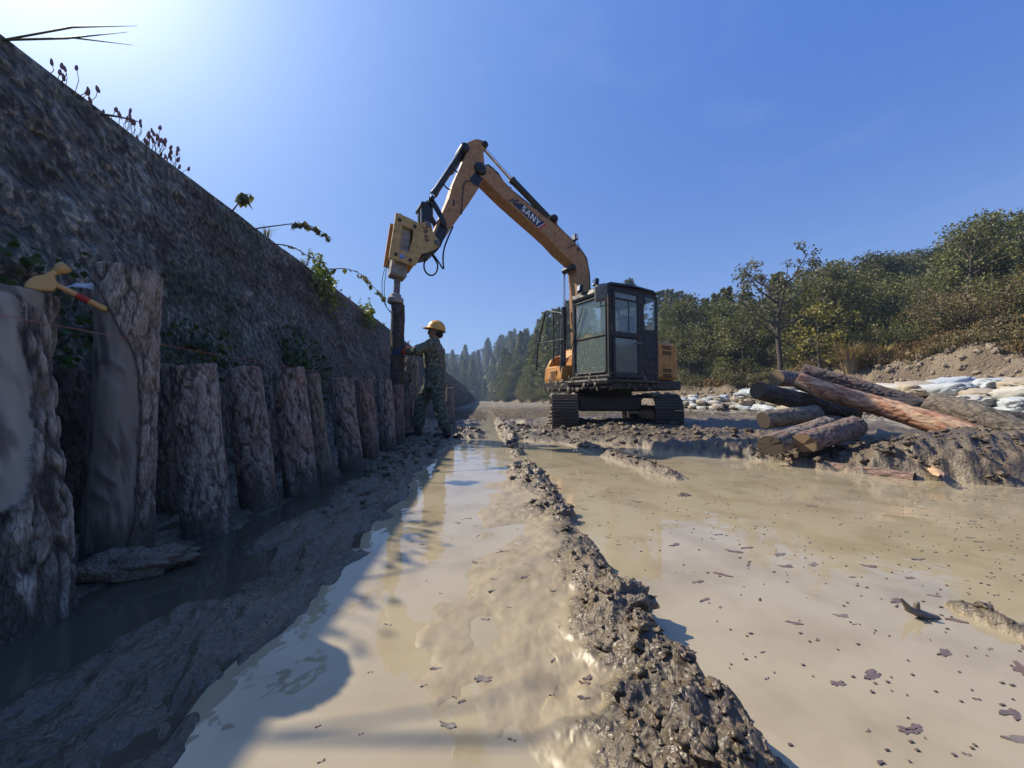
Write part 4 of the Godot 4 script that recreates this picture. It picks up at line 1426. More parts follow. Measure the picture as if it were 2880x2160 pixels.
# ---------- timber ----------
# look: plate colour, crack colour, second colour and its share, depth of the cracks in metres
const LOOKS := {
	"grey": [Color(0.52, 0.46, 0.385), Color(0.1, 0.08, 0.065), Color(0.36, 0.30, 0.245), 0.35, 0.006],
	"pale": [Color(0.6, 0.54, 0.44), Color(0.05, 0.04, 0.032), Color(0.28, 0.23, 0.18), 0.3, 0.011],
	"brown": [Color(0.46, 0.385, 0.32), Color(0.08, 0.06, 0.05), Color(0.36, 0.24, 0.18), 0.2, 0.007],
	"red": [Color(0.45, 0.30, 0.235), Color(0.1, 0.055, 0.04), Color(0.26, 0.21, 0.17), 0.45, 0.008],
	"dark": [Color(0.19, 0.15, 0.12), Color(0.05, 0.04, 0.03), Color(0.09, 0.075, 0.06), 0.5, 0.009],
	"muddy": [Color(0.32, 0.265, 0.2), Color(0.1, 0.08, 0.06), Color(0.32, 0.27, 0.2), 0.4, 0.007],
	"pink": [Color(0.52, 0.255, 0.15), Color(0.15, 0.08, 0.055), Color(0.6, 0.42, 0.27), 0.34, 0.006],
}

var bares := PackedByteArray()  # which vertices of the last trunk lie on peeled wood

func log_bark(sd: int, r: float, length: float, look: String, taper := 0.06, rows := 110, cols := 64, peel := 0.0, cut := 0.0, mudline := 0.0, bare_edge := [], bend := 0.0, shade := 1.0, crack := 0.16) -> MB:
	# trunk along +y from 0 to length; peel lays bare a strip on the side that faces +z; cut slants the top
	var L: Array = LOOKS[look]
	var f := noise(sd, 1.0, 3)
	var big := noise(sd + 1, 1.0, 2)
	var pl := noise(sd + 2, 1.0, 1, FastNoiseLite.TYPE_CELLULAR)
	pl.cellular_return_type = FastNoiseLite.RETURN_DISTANCE2_SUB
	pl.cellular_jitter = 1.0
	var p := PackedVector3Array()
	var c := PackedColorArray()
	p.resize(rows * (cols + 1)); c.resize(rows * (cols + 1))
	bares = PackedByteArray()
	bares.resize(p.size())
	for k in rows:
		var y := length * k / (rows - 1)
		for s in cols + 1:
			var w := -TAU * (s % cols) / cols
			var cx := cos(w)
			var sx := sin(w)
			var q := Vector3(cx * r, y, sx * r)
			var wob := f.get_noise_3d(q.x * 14.0, y * 5.0, q.z * 14.0)
			var rough := f.get_noise_3d(q.x * 40.0, y * 16.0, q.z * 40.0)
			var e := pl.get_noise_3d(q.x * 19.0 + wob * 0.7, y * 7.0 + 0.8 * wob, q.z * 19.0)
			var plate := smoothstep(-0.985, -0.985 + crack, e + 0.05 * rough)
			var rad := r * (1.0 - taper * y / length) * (1.0 + 0.085 * big.get_noise_3d(q.x * 3.0, y * 1.6, q.z * 3.0))
			var disp: float = L[4] * (plate - 0.6) + 0.003 * rough + 0.004 * wob * plate
			var col: Color = (L[1] as Color).lerp(L[0], plate * (0.75 + 0.5 * rough))
			var patch := smoothstep(0.5 - L[3], 0.75 - L[3], big.get_noise_3d(q.x * 9.0 + 7.0, y * 3.5, q.z * 9.0) + 0.35 * wob + 0.2)
			col = col.lerp((L[2] as Color) * (0.7 + 0.3 * plate), patch * 0.8)
			if peel > 0.0:
				# bare to the left of an edge that wanders down the trunk
				var ub := 0.0
				for t in range(1, bare_edge.size()):
					if y / length <= bare_edge[t][0]:
						ub = lerpf(bare_edge[t - 1][1], bare_edge[t][1], (y / length - bare_edge[t - 1][0]) / (bare_edge[t][0] - bare_edge[t - 1][0]))
						break
				var edge := ub - cx + 0.12 * big.get_noise_2d(y * 3.2, 3.0) + 0.05 * f.get_noise_2d(y * 9.0, 5.0)
				edge = minf(edge, sx + 0.35)
				var bare := smoothstep(-0.02, 0.025, edge)
				var furrow := sin(y * 52.0 + cx * 5.5 + 5.0 * big.get_noise_3d(q.x * 6.0, y * 3.0, q.z * 6.0)) * smoothstep(-0.2, 0.35, big.get_noise_3d(q.x * 7.0, y * 2.0 + 9.0, q.z * 7.0))
				disp = lerpf(disp, -0.007 + 0.0022 * furrow + 0.002 * f.get_noise_3d(q.x * 30.0, y * 3.0, q.z * 30.0), bare)
				var wood := Color(0.34, 0.305, 0.25).lerp(Color(0.42, 0.38, 0.31), clampf(0.5 + f.get_noise_3d(q.x * 34.0, y * 2.0, q.z * 34.0), 0, 1))
				wood = wood.lerp(Color(0.17, 0.14, 0.115), smoothstep(0.15, 0.5, f.get_noise_3d(q.x * 9.0, y * 4.0 + 30.0 + q.x * 14.0, q.z * 9.0)))
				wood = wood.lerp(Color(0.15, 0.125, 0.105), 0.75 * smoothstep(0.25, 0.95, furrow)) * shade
				col = col * (1.0 - 0.65 * smoothstep(-0.09, -0.015, edge))  # torn bark edge darkened, a painted shadow line under its overhang
				col = col.lerp(wood, bare)
				if bare > 0.6:
					bares[k * (cols + 1) + s] = 1
			if mudline > 0.0:
				var md := smoothstep(mudline + 0.05, mudline - 0.05, y + 0.12 * wob + 0.1 * big.get_noise_2d(w * 2.0, 9.0))
				col = col.lerp(Color(0.1, 0.08, 0.06), md * 0.85)
				disp = lerpf(disp, disp * 0.6 + 0.004, md)
			rad += disp
			var yy := y
			if k > rows - 9:
				yy += cut * sx * r * (k - rows + 9) / 8.0 + 0.006 * rough * (1 if k == rows - 1 else 0)
			if k == rows - 1:
				rad -= 0.004
			p[k * (cols + 1) + s] = Vector3(cx * rad + bend * sin(PI * y / length), yy, sx * rad + bend * 0.5 * sin(TAU * y / length))
			c[k * (cols + 1) + s] = col
	var b := MB.new()
	b.grid(p, rows, cols + 1, c)
	return b

func log_end(b: MB, rows: int, cols: int, top: bool) -> MB:
	var o := MB.new()
	var k := rows - 1 if top else 0
	var ctr := Vector3.ZERO
	for s in cols:
		ctr += b.v[k * (cols + 1) + s]
	ctr /= cols
	for s in cols:
		var p0 := b.v[k * (cols + 1) + s]
		var p1 := b.v[k * (cols + 1) + s + 1]
		var u0 := Vector2(0.5, 0.5) + Vector2(p0.x - ctr.x, p0.z - ctr.z).normalized() * 0.48
		var u1 := Vector2(0.5, 0.5) + Vector2(p1.x - ctr.x, p1.z - ctr.z).normalized() * 0.48
		var base := o.v.size()
		o.v.append_array([ctr, p0, p1])
		var nn := Vector3.UP if top else Vector3.DOWN
		o.n.append_array([nn, nn, nn])
		o.c.append_array([Color.WHITE, Color.WHITE, Color.WHITE])
		o.u.append_array([Vector2(0.5, 0.5), u0, u1])
		o.i.append_array([base, base + 1, base + 2] if not top else [base, base + 2, base + 1])
	return o

func log_between(foot: Vector3, top: Vector3, spin := 0.0) -> Transform3D:
	var y := (top - foot).normalized()
	var z := Vector3(0, 0, 1)
	if absf(y.dot(z)) > 0.9:
		z = Vector3(1, 0, 0)
	var x := y.cross(z).normalized()
	z = x.cross(y)
	return Transform3D(Basis(x, y, z) * Basis(Vector3.UP, spin), foot)

func make_log(called: String, label: String, category: String, group: String, sd: int, r: float, length: float, look: String, opt := {}) -> Node3D:
	var rows: int = opt.get("rows", 80)
	var cols: int = opt.get("cols", 44)
	var t := thing(called, label, category, Vector3.ZERO, Basis(), group)
	t.set_meta("base_name", called)
	var b := log_bark(sd, r, length, look, opt.get("taper", 0.06), rows, cols, opt.get("peel", 0.0), opt.get("cut", 0.0), opt.get("mud", 0.0), opt.get("bare", []), opt.get("bend", 0.0), opt.get("wood", 1.0), opt.get("crack", 0.16))
	if opt.get("peel", 0.0) > 0.0:
		var w := MB.new()
		w.v = b.v; w.n = b.n; w.c = b.c; w.u = b.u
		var keep := PackedInt32Array()
		for k in range(0, b.i.size(), 3):
			if bares[b.i[k]] + bares[b.i[k + 1]] + bares[b.i[k + 2]] >= 2:
				w.i.append_array([b.i[k], b.i[k + 1], b.i[k + 2]])
			else:
				keep.append_array([b.i[k], b.i[k + 1], b.i[k + 2]])
		b.i = keep
		part("peeled_face", w, M.bare_wood, t)
	part("bark", b, M[opt.get("mat", "bark")], t)
	part("cut_end", log_end(b, rows, cols, true), M[opt.get("end", "muddy_shaded_end" if opt.get("both", false) else "sawn_end")], t)
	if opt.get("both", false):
		part("cut_end", log_end(b, rows, cols, false), M[opt.get("end", "muddy_shaded_end")], t)
	return t

func build_piles() -> void:
	var G := "timber piles driven along the foot of the wall"
	var S := 0.35  # length in the ground
	var o: Node3D
	# near ones, each of its own shape
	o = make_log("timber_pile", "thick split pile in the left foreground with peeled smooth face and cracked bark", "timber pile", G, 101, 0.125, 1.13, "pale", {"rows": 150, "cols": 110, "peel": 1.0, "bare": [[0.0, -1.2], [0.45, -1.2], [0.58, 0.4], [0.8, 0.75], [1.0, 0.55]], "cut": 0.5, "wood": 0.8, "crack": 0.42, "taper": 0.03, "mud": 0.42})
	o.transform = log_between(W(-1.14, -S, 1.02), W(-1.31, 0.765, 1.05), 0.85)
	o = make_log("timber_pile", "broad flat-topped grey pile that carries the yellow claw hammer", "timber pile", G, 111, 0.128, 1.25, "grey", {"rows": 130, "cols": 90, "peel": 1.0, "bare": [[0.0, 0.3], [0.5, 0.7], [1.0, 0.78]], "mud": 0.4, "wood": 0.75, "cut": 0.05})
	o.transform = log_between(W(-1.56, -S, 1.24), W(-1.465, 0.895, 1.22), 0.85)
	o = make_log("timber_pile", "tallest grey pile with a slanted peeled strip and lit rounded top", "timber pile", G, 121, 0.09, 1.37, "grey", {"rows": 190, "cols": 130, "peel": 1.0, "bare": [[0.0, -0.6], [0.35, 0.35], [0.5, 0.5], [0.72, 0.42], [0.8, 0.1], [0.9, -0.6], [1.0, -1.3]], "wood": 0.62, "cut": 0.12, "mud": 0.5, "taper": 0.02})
	o.transform = log_between(W(-1.285, -S, 1.425), W(-1.275, 1.0, 1.415), 0.75)
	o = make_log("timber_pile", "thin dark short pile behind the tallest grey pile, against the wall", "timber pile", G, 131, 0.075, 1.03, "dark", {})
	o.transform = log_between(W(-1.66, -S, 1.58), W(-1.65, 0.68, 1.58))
	# patterns for the rest
	var kinds := []
	for d in [["brown", 141, 0.083, 1.12, 0.05], ["grey", 151, 0.082, 1.12, -0.1], ["brown", 161, 0.088, 1.12, 0.15], ["red", 171, 0.078, 1.12, 0.0], ["muddy", 181, 0.075, 1.12, 0.1]]:
		kinds.append([d[0], d[1], d[2], d[3], d[4], null])
	var spots := [
		[4, -1.56, 1.95, -1.55, 0.73, 1.94, "leaning pile half hidden between the tallest pile and the second row", 0.2],
		[1, -1.10, 1.66, -1.245, 0.72, 1.68, "first front-row pile right of the tallest one, flaky grey bark", 0.0],
		[0, -1.09, 2.03, -1.28, 0.74, 2.06, "second front-row pile right of the tallest one, brown bark, leaning left", 1.0],
		[2, -1.01, 2.28, -1.17, 0.75, 2.3, "third front-row pile from the tallest one, leaning back to the wall", 2.1],
		[4, -1.03, 2.62, -1.2, 0.74, 2.62, "fourth front-row pile from the tallest one, narrow and mud stained", 0.6],
		[2, -0.995, 3.06, -1.15, 0.75, 3.08, "fifth front-row pile from the tallest one, stout with rough bark", 4.0],
		[3, -0.975, 3.43, -1.09, 0.75, 3.45, "sixth front-row pile from the tallest one, with red bark patches", 3.0],
		[0, -0.98, 4.03, -1.06, 0.78, 4.03, "seventh front-row pile from the tallest one, dark brown", 5.0],
		[3, -1.03, 4.69, -1.08, 0.75, 4.7, "eighth front-row pile from the tallest one, reddish, left of the worker's boots", 2.0],
		[3, -1.12, 5.62, -1.15, 0.63, 5.65, "short red pile below the hammered one, beside the worker's front leg", 0.4],
		[4, -1.64, 2.42, -1.66, 0.66, 2.42, "back-row pile against the wall behind the second front-row pile", 1.4],
		[0, -1.62, 3.0, -1.66, 0.68, 3.0, "back-row pile against the wall behind the fourth front-row pile", 2.4],
		[1, -1.6, 3.6, -1.65, 0.7, 3.6, "back-row pile against the wall behind the sixth front-row pile", 3.4],
		[0, -1.6, 4.4, -1.64, 0.68, 4.4, "back-row pile against the wall behind the seventh front-row pile", 0.9],
		[1, -0.62, 7.1, -0.64, 0.8, 7.1, "grey pile standing just behind the worker's back leg", 5.5],
		[2, -0.72, 7.75, -0.76, 0.72, 7.75, "lower pile behind the worker, nearer of the far pair", 1.9],
		[0, -0.86, 8.6, -0.88, 0.76, 8.6, "lower pile behind the worker, farther of the far pair", 2.9],
	]
	for s in spots:
		var k: Array = kinds[s[0]]
		var lab: String = s[6]
		var xf := log_between(W(s[1], s[4] - k[3], s[2]), W(s[3], s[4], s[5]), s[7])
		if k[5] == null:
			k[5] = make_log("timber_pile", lab, "timber pile", G, k[1], k[2], k[3], k[0], {"rows": 100, "cols": 60, "cut": k[4], "mud": 0.5})
			(k[5] as Node3D).transform = xf
		else:
			copy_of(k[5], xf.origin, xf.basis, lab, G)
	o = make_log("timber_pile", "broad grey stump of a pile behind the worker's outstretched arm", "timber pile", G, 191, 0.128, 1.6, "pale", {"cut": 0.3})
	o.transform = log_between(W(-1.22, -S, 6.4), W(-1.24, 1.25, 6.4))
	o = make_log("driven_pile", "tall dark pile standing under the hydraulic hammer and steadied by the worker", "timber pile", G, 201, 0.092, 2.35, "dark", {"rows": 120, "cols": 48, "taper": -0.05})
	o.transform = log_between(W(-1.265, -0.36, 5.575), W(-1.285, 1.985, 5.58), 1.0)
	# builder's line
	var b := MB.new()
	var pts := []
	for k in 25:
		var t := k / 24.0
		pts.append(W(lerpf(-1.145, -1.1, t), 0.77 - 0.02 * sin(PI * t), lerpf(0.2, 5.4, t)))
	b.tube(pts, 0.0010, 5)
	mat("red_line", Color(0.34, 0.12, 0.09), 0.8)
	tag(part("guide_string", b, M.red_line), "thin red builder's string stretched along the row of timber piles", "string")
	build_claw_hammer()
	# stone slab at the foot of the tallest pile
	var st := clod(77, Vector3(0.16, 0.045, 0.075), 0.35, 26, 15)
	var sl := part("stone_slab", st, M.caked_mud)
	sl.transform = Transform3D(Basis(Vector3.UP, 0.5), W(-1.12, 0.035, 1.3))
	tag(sl, "flat muddy stone slab lying at the foot of the tallest pile", "stone")

func build_claw_hammer() -> void:
	var h := thing("claw_hammer", "yellow claw hammer with wooden handle resting on the flat-topped pile", "hammer", W(-1.352, 0.922, 1.24), Basis(Vector3.UP, 0.82).scaled(Vector3.ONE * 0.86))
	mat("hammer_yellow", Color(0.55, 0.35, 0.13), 0.6)
	mat("ash_wood", Color(0.55, 0.32, 0.12), 0.55)
	mat("handle_red", Color(0.35, 0.03, 0.02), 0.5)
	bump(M.hammer_yellow, M.t_fine, 0.1)
	var b := MB.new()
	# claws, cheek and neck in profile
	b.prism(pv([-0.05, -0.03, -0.05, -0.014, -0.04, 0.008, -0.028, 0.02, -0.012, 0.028, 0.0, 0.042, 0.012, 0.056, 0.024, 0.046, 0.015, 0.03, 0.018, 0.016, 0.024, 0.002, 0.014, -0.024, -0.016, -0.03]), -0.013, 0.013, Transform3D(), 0.004)
	var tilt := Transform3D(Basis(Vector3.BACK, -0.75), Vector3(0.026, 0.06, 0))
	b.lathe([Vector2(0.001, -0.02), Vector2(0.013, -0.02), Vector2(0.014, -0.006), Vector2(0.02, 0.0), Vector2(0.021, 0.018), Vector2(0.018, 0.022), Vector2(0.001, 0.022)], 18, tilt)
	part("hammer_head", b, M.hammer_yellow, h)
	b = MB.new()
	b.tube([Vector3(-0.005, 0.012, 0), Vector3(0.06, -0.02, 0), Vector3(0.142, -0.064, 0.0), Vector3(0.147, -0.067, 0)], [0.009, 0.0105, 0.0115, 0.006], 12)
	var hd := part("handle", b, M.ash_wood, h)
	b = MB.new()
	b.tube([Vector3(0.068, -0.0243, 0), Vector3(0.1, -0.0415, 0)], 0.0118, 12)
	part("handle_band", b, M.handle_red, hd)

func build_log_heap() -> void:
	var G := "cut logs heaped on the muddy bank at the right"
	var o: Node3D
	o = make_log("cut_log", "long pink log with half peeled bark lying across the heap", "log", G, 211, 0.102, 1.62, "pink", {"rows": 130, "cols": 64, "both": true, "taper": 0.12, "bend": 0.045, "mat": "bare_wood"})
	o.transform = log_between(W(4.36, 0.1, 2.72), W(3.55, 0.83, 4.05), 0.4)
	o = make_log("cut_log", "thick mud-coated log sloping down at the right end of the heap", "log", G, 221, 0.112, 1.0, "muddy", {"rows": 100, "cols": 56, "both": true, "taper": -0.04, "bend": -0.03})
	o.transform = log_between(W(4.62, 0.12, 2.42), W(4.27, 0.56, 3.32), 0.8)
	o = make_log("cut_log", "dark reddish log behind the long pink one, pointing up left", "log", G, 231, 0.098, 1.15, "red", {"both": true})
	o.transform = log_between(W(5.0, 0.5, 3.9), W(4.25, 0.9, 4.45), 0.3)
	o = make_log("cut_log", "short log at the top left of the heap with orange sawn end", "log", G, 241, 0.098, 1.2, "brown", {"both": true, "end": "sawn_end"})
	o.transform = log_between(W(4.6, 0.84, 4.75), W(3.5, 0.83, 4.2), 0.0)
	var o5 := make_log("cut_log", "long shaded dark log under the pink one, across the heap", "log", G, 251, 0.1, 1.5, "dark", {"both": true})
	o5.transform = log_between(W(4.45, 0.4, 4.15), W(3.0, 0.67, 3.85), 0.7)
	o = make_log("cut_log", "grey log low at the left of the heap, upper of the three ends", "log", G, 261, 0.09, 0.76, "muddy", {"both": true, "cut": 0.2})
	o.transform = log_between(W(3.45, 0.42, 3.62), W(2.72, 0.37, 3.42), 0.7)
	var o7 := make_log("cut_log", "brown log low at the left of the heap with a stubby knot, middle end", "log", G, 271, 0.09, 0.8, "brown", {"both": true, "cut": -0.5})
	o7.transform = log_between(W(3.22, 0.32, 3.25), W(2.45, 0.17, 3.03), 0.0)
	o = make_log("cut_log", "lowest log of the heap with an orange splintered end by the water", "log", G, 281, 0.095, 0.78, "red", {"end": "sawn_end", "both": true, "cut": 0.4})
	o.transform = log_between(W(3.45, 0.32, 3.2), W(2.72, 0.2, 2.96), 2.0)
	copy_of(o5, log_between(W(5.4, 0.3, 3.0), W(4.55, 0.46, 3.5)).origin, log_between(W(5.4, 0.3, 3.0), W(4.55, 0.46, 3.5), 2.0).basis, "dark log half hidden behind the mud-coated log, far right of the heap", G)
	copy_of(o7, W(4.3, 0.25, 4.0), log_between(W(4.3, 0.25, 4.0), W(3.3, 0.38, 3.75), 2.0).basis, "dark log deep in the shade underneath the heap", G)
	o = make_log("sunken_log", "bark-covered log half sunk at the water's edge below the heap", "log", "", 291, 0.05, 1.35, "red", {"both": true})
	o.transform = log_between(W(3.05, 0.0, 2.42), W(2.5, 0.0, 3.6), 0.5)
	# peeled strip of wood on the bank
	var b := MB.new()
	var p := PackedVector3Array()
	for k in 15:
		for j in 5:
			var t := k / 14.0
			var w := 0.035 * sin(PI * (0.1 + 0.85 * t)) * (j / 2.0 - 1.0)
			p.append(Vector3(0.5 * (t - 0.5), 0.012 + 0.012 * n2.get_noise_2d(k * 0.4, j * 0.5) - 0.006 * absf(j - 2.0), w + 0.01 * n1.get_noise_2d(k * 0.5, 3.0)))
	b.grid(p, 15, 5, PackedColorArray(), PackedVector2Array(), true)
	mat("raw_wood", Color(0.62, 0.38, 0.2), 0.8)
	bump(M.raw_wood, M.t_bark, 0.5)
	tri_map(M.raw_wood, 5.0)
	var s := part("wood_strip", b, M.raw_wood)
	s.transform = Transform3D(Basis(Vector3.UP, 0.72), W(3.09, 0.075, 2.33))
	tag(s, "pale orange strip of split wood on the mud below the logs", "wood strip")

# ---------- people ----------
func smin(a: float, b: float, k: float) -> float:
	var h := clampf(0.5 + 0.5 * (b - a) / k, 0.0, 1.0)
	return lerpf(b, a, h) - k * h * (1.0 - h)

func skin_of(bones: Array, cell: float, k: float, folds: FastNoiseLite = null, stretch := 1.6, hem := -9.0) -> MB:
	# bones: [a, b, ra, rb]; smooth union of tapered capsules, meshed as surface nets
	var lo := Vector3(1e9, 1e9, 1e9)
	var hi := -lo
	for q in bones:
		var m := maxf(q[2], q[3]) + 3.0 * cell + k * 0.5
		for e in [q[0], q[1]]:
			lo = lo.min(e - Vector3.ONE * m)
			hi = hi.max(e + Vector3.ONE * m)
	var dim := Vector3i(((hi - lo) / cell).ceil()) + Vector3i.ONE * 2
	var nx := dim.x
	var ny := dim.y
	var nz := dim.z
	var f := PackedFloat32Array()
	f.resize(nx * ny * nz)
	f.fill(1.0)
	for q in bones:
		var a: Vector3 = q[0]
		var b: Vector3 = q[1]
		var ra: float = q[2]
		var rb: float = q[3]
		var m := maxf(ra, rb) + 2.5 * cell + k
		var l0 := Vector3i(((a.min(b) - Vector3.ONE * m - lo) / cell).floor()).clamp(Vector3i.ZERO, dim - Vector3i.ONE)
		var l1 := Vector3i(((a.max(b) + Vector3.ONE * m - lo) / cell).ceil()).clamp(Vector3i.ZERO, dim - Vector3i.ONE)
		var ab := b - a
		var inv := 1.0 / maxf(ab.length_squared(), 1e-9)
		for z in range(l0.z, l1.z + 1):
			for y in range(l0.y, l1.y + 1):
				for x in range(l0.x, l1.x + 1):
					var p := lo + Vector3(x, y, z) * cell
					var t := clampf((p - a).dot(ab) * inv, 0.0, 1.0)
					var d := p.distance_to(a + ab * t) - lerpf(ra, rb, t)
					var at := (z * ny + y) * nx + x
					f[at] = smin(f[at], d, k)
	if folds:
		for z in nz:
			for y in ny:
				for x in nx:
					var at := (z * ny + y) * nx + x
					if f[at] < cell * 3.0:
						var p := lo + Vector3(x, y, z) * cell
						f[at] = maxf(f[at] + 0.013 * folds.get_noise_3d(p.x, p.y * stretch, p.z), hem - p.y)
	var id := PackedInt32Array()
	id.resize(nx * ny * nz)
	id.fill(-1)
	var o := MB.new()
	var off := [0, 1, nx, nx + 1, nx * ny, nx * ny + 1, nx * ny + nx, nx * ny + nx + 1]
	var crn := [Vector3(0, 0, 0), Vector3(1, 0, 0), Vector3(0, 1, 0), Vector3(1, 1, 0), Vector3(0, 0, 1), Vector3(1, 0, 1), Vector3(0, 1, 1), Vector3(1, 1, 1)]
	var edges := [[0, 1], [2, 3], [4, 5], [6, 7], [0, 2], [1, 3], [4, 6], [5, 7], [0, 4], [1, 5], [2, 6], [3, 7]]
	for z in nz - 1:
		for y in ny - 1:
			for x in nx - 1:
				var at := (z * ny + y) * nx + x
				var neg := 0
				for e in 8:
					if f[at + off[e]] < 0.0:
						neg += 1
				if neg == 0 or neg == 8:
					continue
				var sum := Vector3.ZERO
				var n := 0
				for e in edges:
					var d0 := f[at + off[e[0]]]
					var d1 := f[at + off[e[1]]]
					if (d0 < 0.0) != (d1 < 0.0):
						sum += (crn[e[0]] as Vector3).lerp(crn[e[1]], d0 / (d0 - d1))
						n += 1
				id[at] = o.v.size()
				o.v.append(lo + (Vector3(x, y, z) + sum / n) * cell)
				var g := Vector3(f[at + 1] - f[at], f[at + nx] - f[at], f[at + nx * ny] - f[at])
				g += Vector3(f[at + off[7]] - f[at + off[6]], f[at + off[7]] - f[at + off[5]], f[at + off[7]] - f[at + off[3]])
				o.n.append(g.normalized())
				o.c.append(Color.WHITE)
				o.u.append(Vector2.ZERO)
	for z in range(1, nz - 1):
		for y in range(1, ny - 1):
			for x in range(1, nx - 1):
				var at := (z * ny + y) * nx + x
				for ax in 3:
					var st: int = [1, nx, nx * ny][ax]
					var s := f[at] < 0.0
					if s == (f[at + st] < 0.0):
						continue
					var u: int = [nx, nx * ny, 1][ax]
					var w: int = [nx * ny, 1, nx][ax]
					var q := [id[at], id[at - u], id[at - u - w], id[at - w]]
					if q.min() < 0:
						continue
					if s:
						o.i.append_array([q[0], q[2], q[1], q[0], q[3], q[2]])
					else:
						o.i.append_array([q[0], q[1], q[2], q[0], q[2], q[3]])
	return o

func round_pile(axis: Vector2, ph: float, yy: float, r: float) -> Vector3:
	return Vector3(axis.x + r * cos(ph), yy, axis.y + r * sin(ph))

func hand_bones(axis: Vector2, rad: float, y: float, phi0: float, turn: float, up: float) -> Array:
	# a hand laid round an upright pile: palm at angle phi0, fingers curling on by turn, thumb the other way up the side
	var out := []
	for k in 4:
		var yy := y + up * (0.033 - 0.021 * k)
		out.append([round_pile(axis, phi0, yy, rad + 0.02), round_pile(axis, phi0 + turn * 0.32, yy, rad + 0.016), 0.014, 0.013])
		var ln: float = [0.92, 1.0, 0.95, 0.78][k]
		var last: Vector3 = round_pile(axis, phi0 + turn * 0.32, yy, rad + 0.014)
		for j in 3:
			var ph := phi0 + turn * (0.32 + ln * 0.23 * (j + 1))
			var nx: Vector3 = round_pile(axis, ph, yy - up * 0.003 * j, rad + 0.009)
			out.append([last, nx, 0.0105 - 0.0008 * j, 0.0097 - 0.0008 * j])
			last = nx
	var t0: Vector3 = round_pile(axis, phi0 - turn * 0.02, y + up * 0.03, rad + 0.022)
	var t1: Vector3 = round_pile(axis, phi0 + turn * 0.1, y + up * 0.066, rad + 0.016)
	var t2: Vector3 = round_pile(axis, phi0 + turn * 0.24, y + up * 0.085, rad + 0.01)
	out.append([t0, t1, 0.013, 0.0115])
	out.append([t1, t2, 0.0112, 0.009])
	return out

func camo() -> ImageTexture:
	var f := noise(401, 0.022, 3)
	var g := noise(402, 0.035, 3)
	var im := Image.create(384, 384, false, Image.FORMAT_RGB8)
	for y in 384:
		for x in 384:
			# wrap by walking a torus
			var a := TAU * x / 384.0
			var b := TAU * y / 384.0
			var p := Vector3(cos(a) * (90.0 + 40.0 * cos(b)), sin(a) * (90.0 + 40.0 * cos(b)), 60.0 * sin(b))
			var v := f.get_noise_3dv(p)
			var w := g.get_noise_3dv(p + Vector3(300, 0, 0))
			var c := Color(0.085, 0.10, 0.06)
			if v > 0.16:
				c = Color(0.20, 0.185, 0.125)
			elif v < -0.18:
				c = Color(0.028, 0.032, 0.026)
			if w > 0.24:
				c = Color(0.30, 0.285, 0.22)
			elif w < -0.3:
				c = Color(0.07, 0.048, 0.03)
			im.set_pixel(x, y, c.linear_to_srgb())
	return ImageTexture.create_from_image(im)

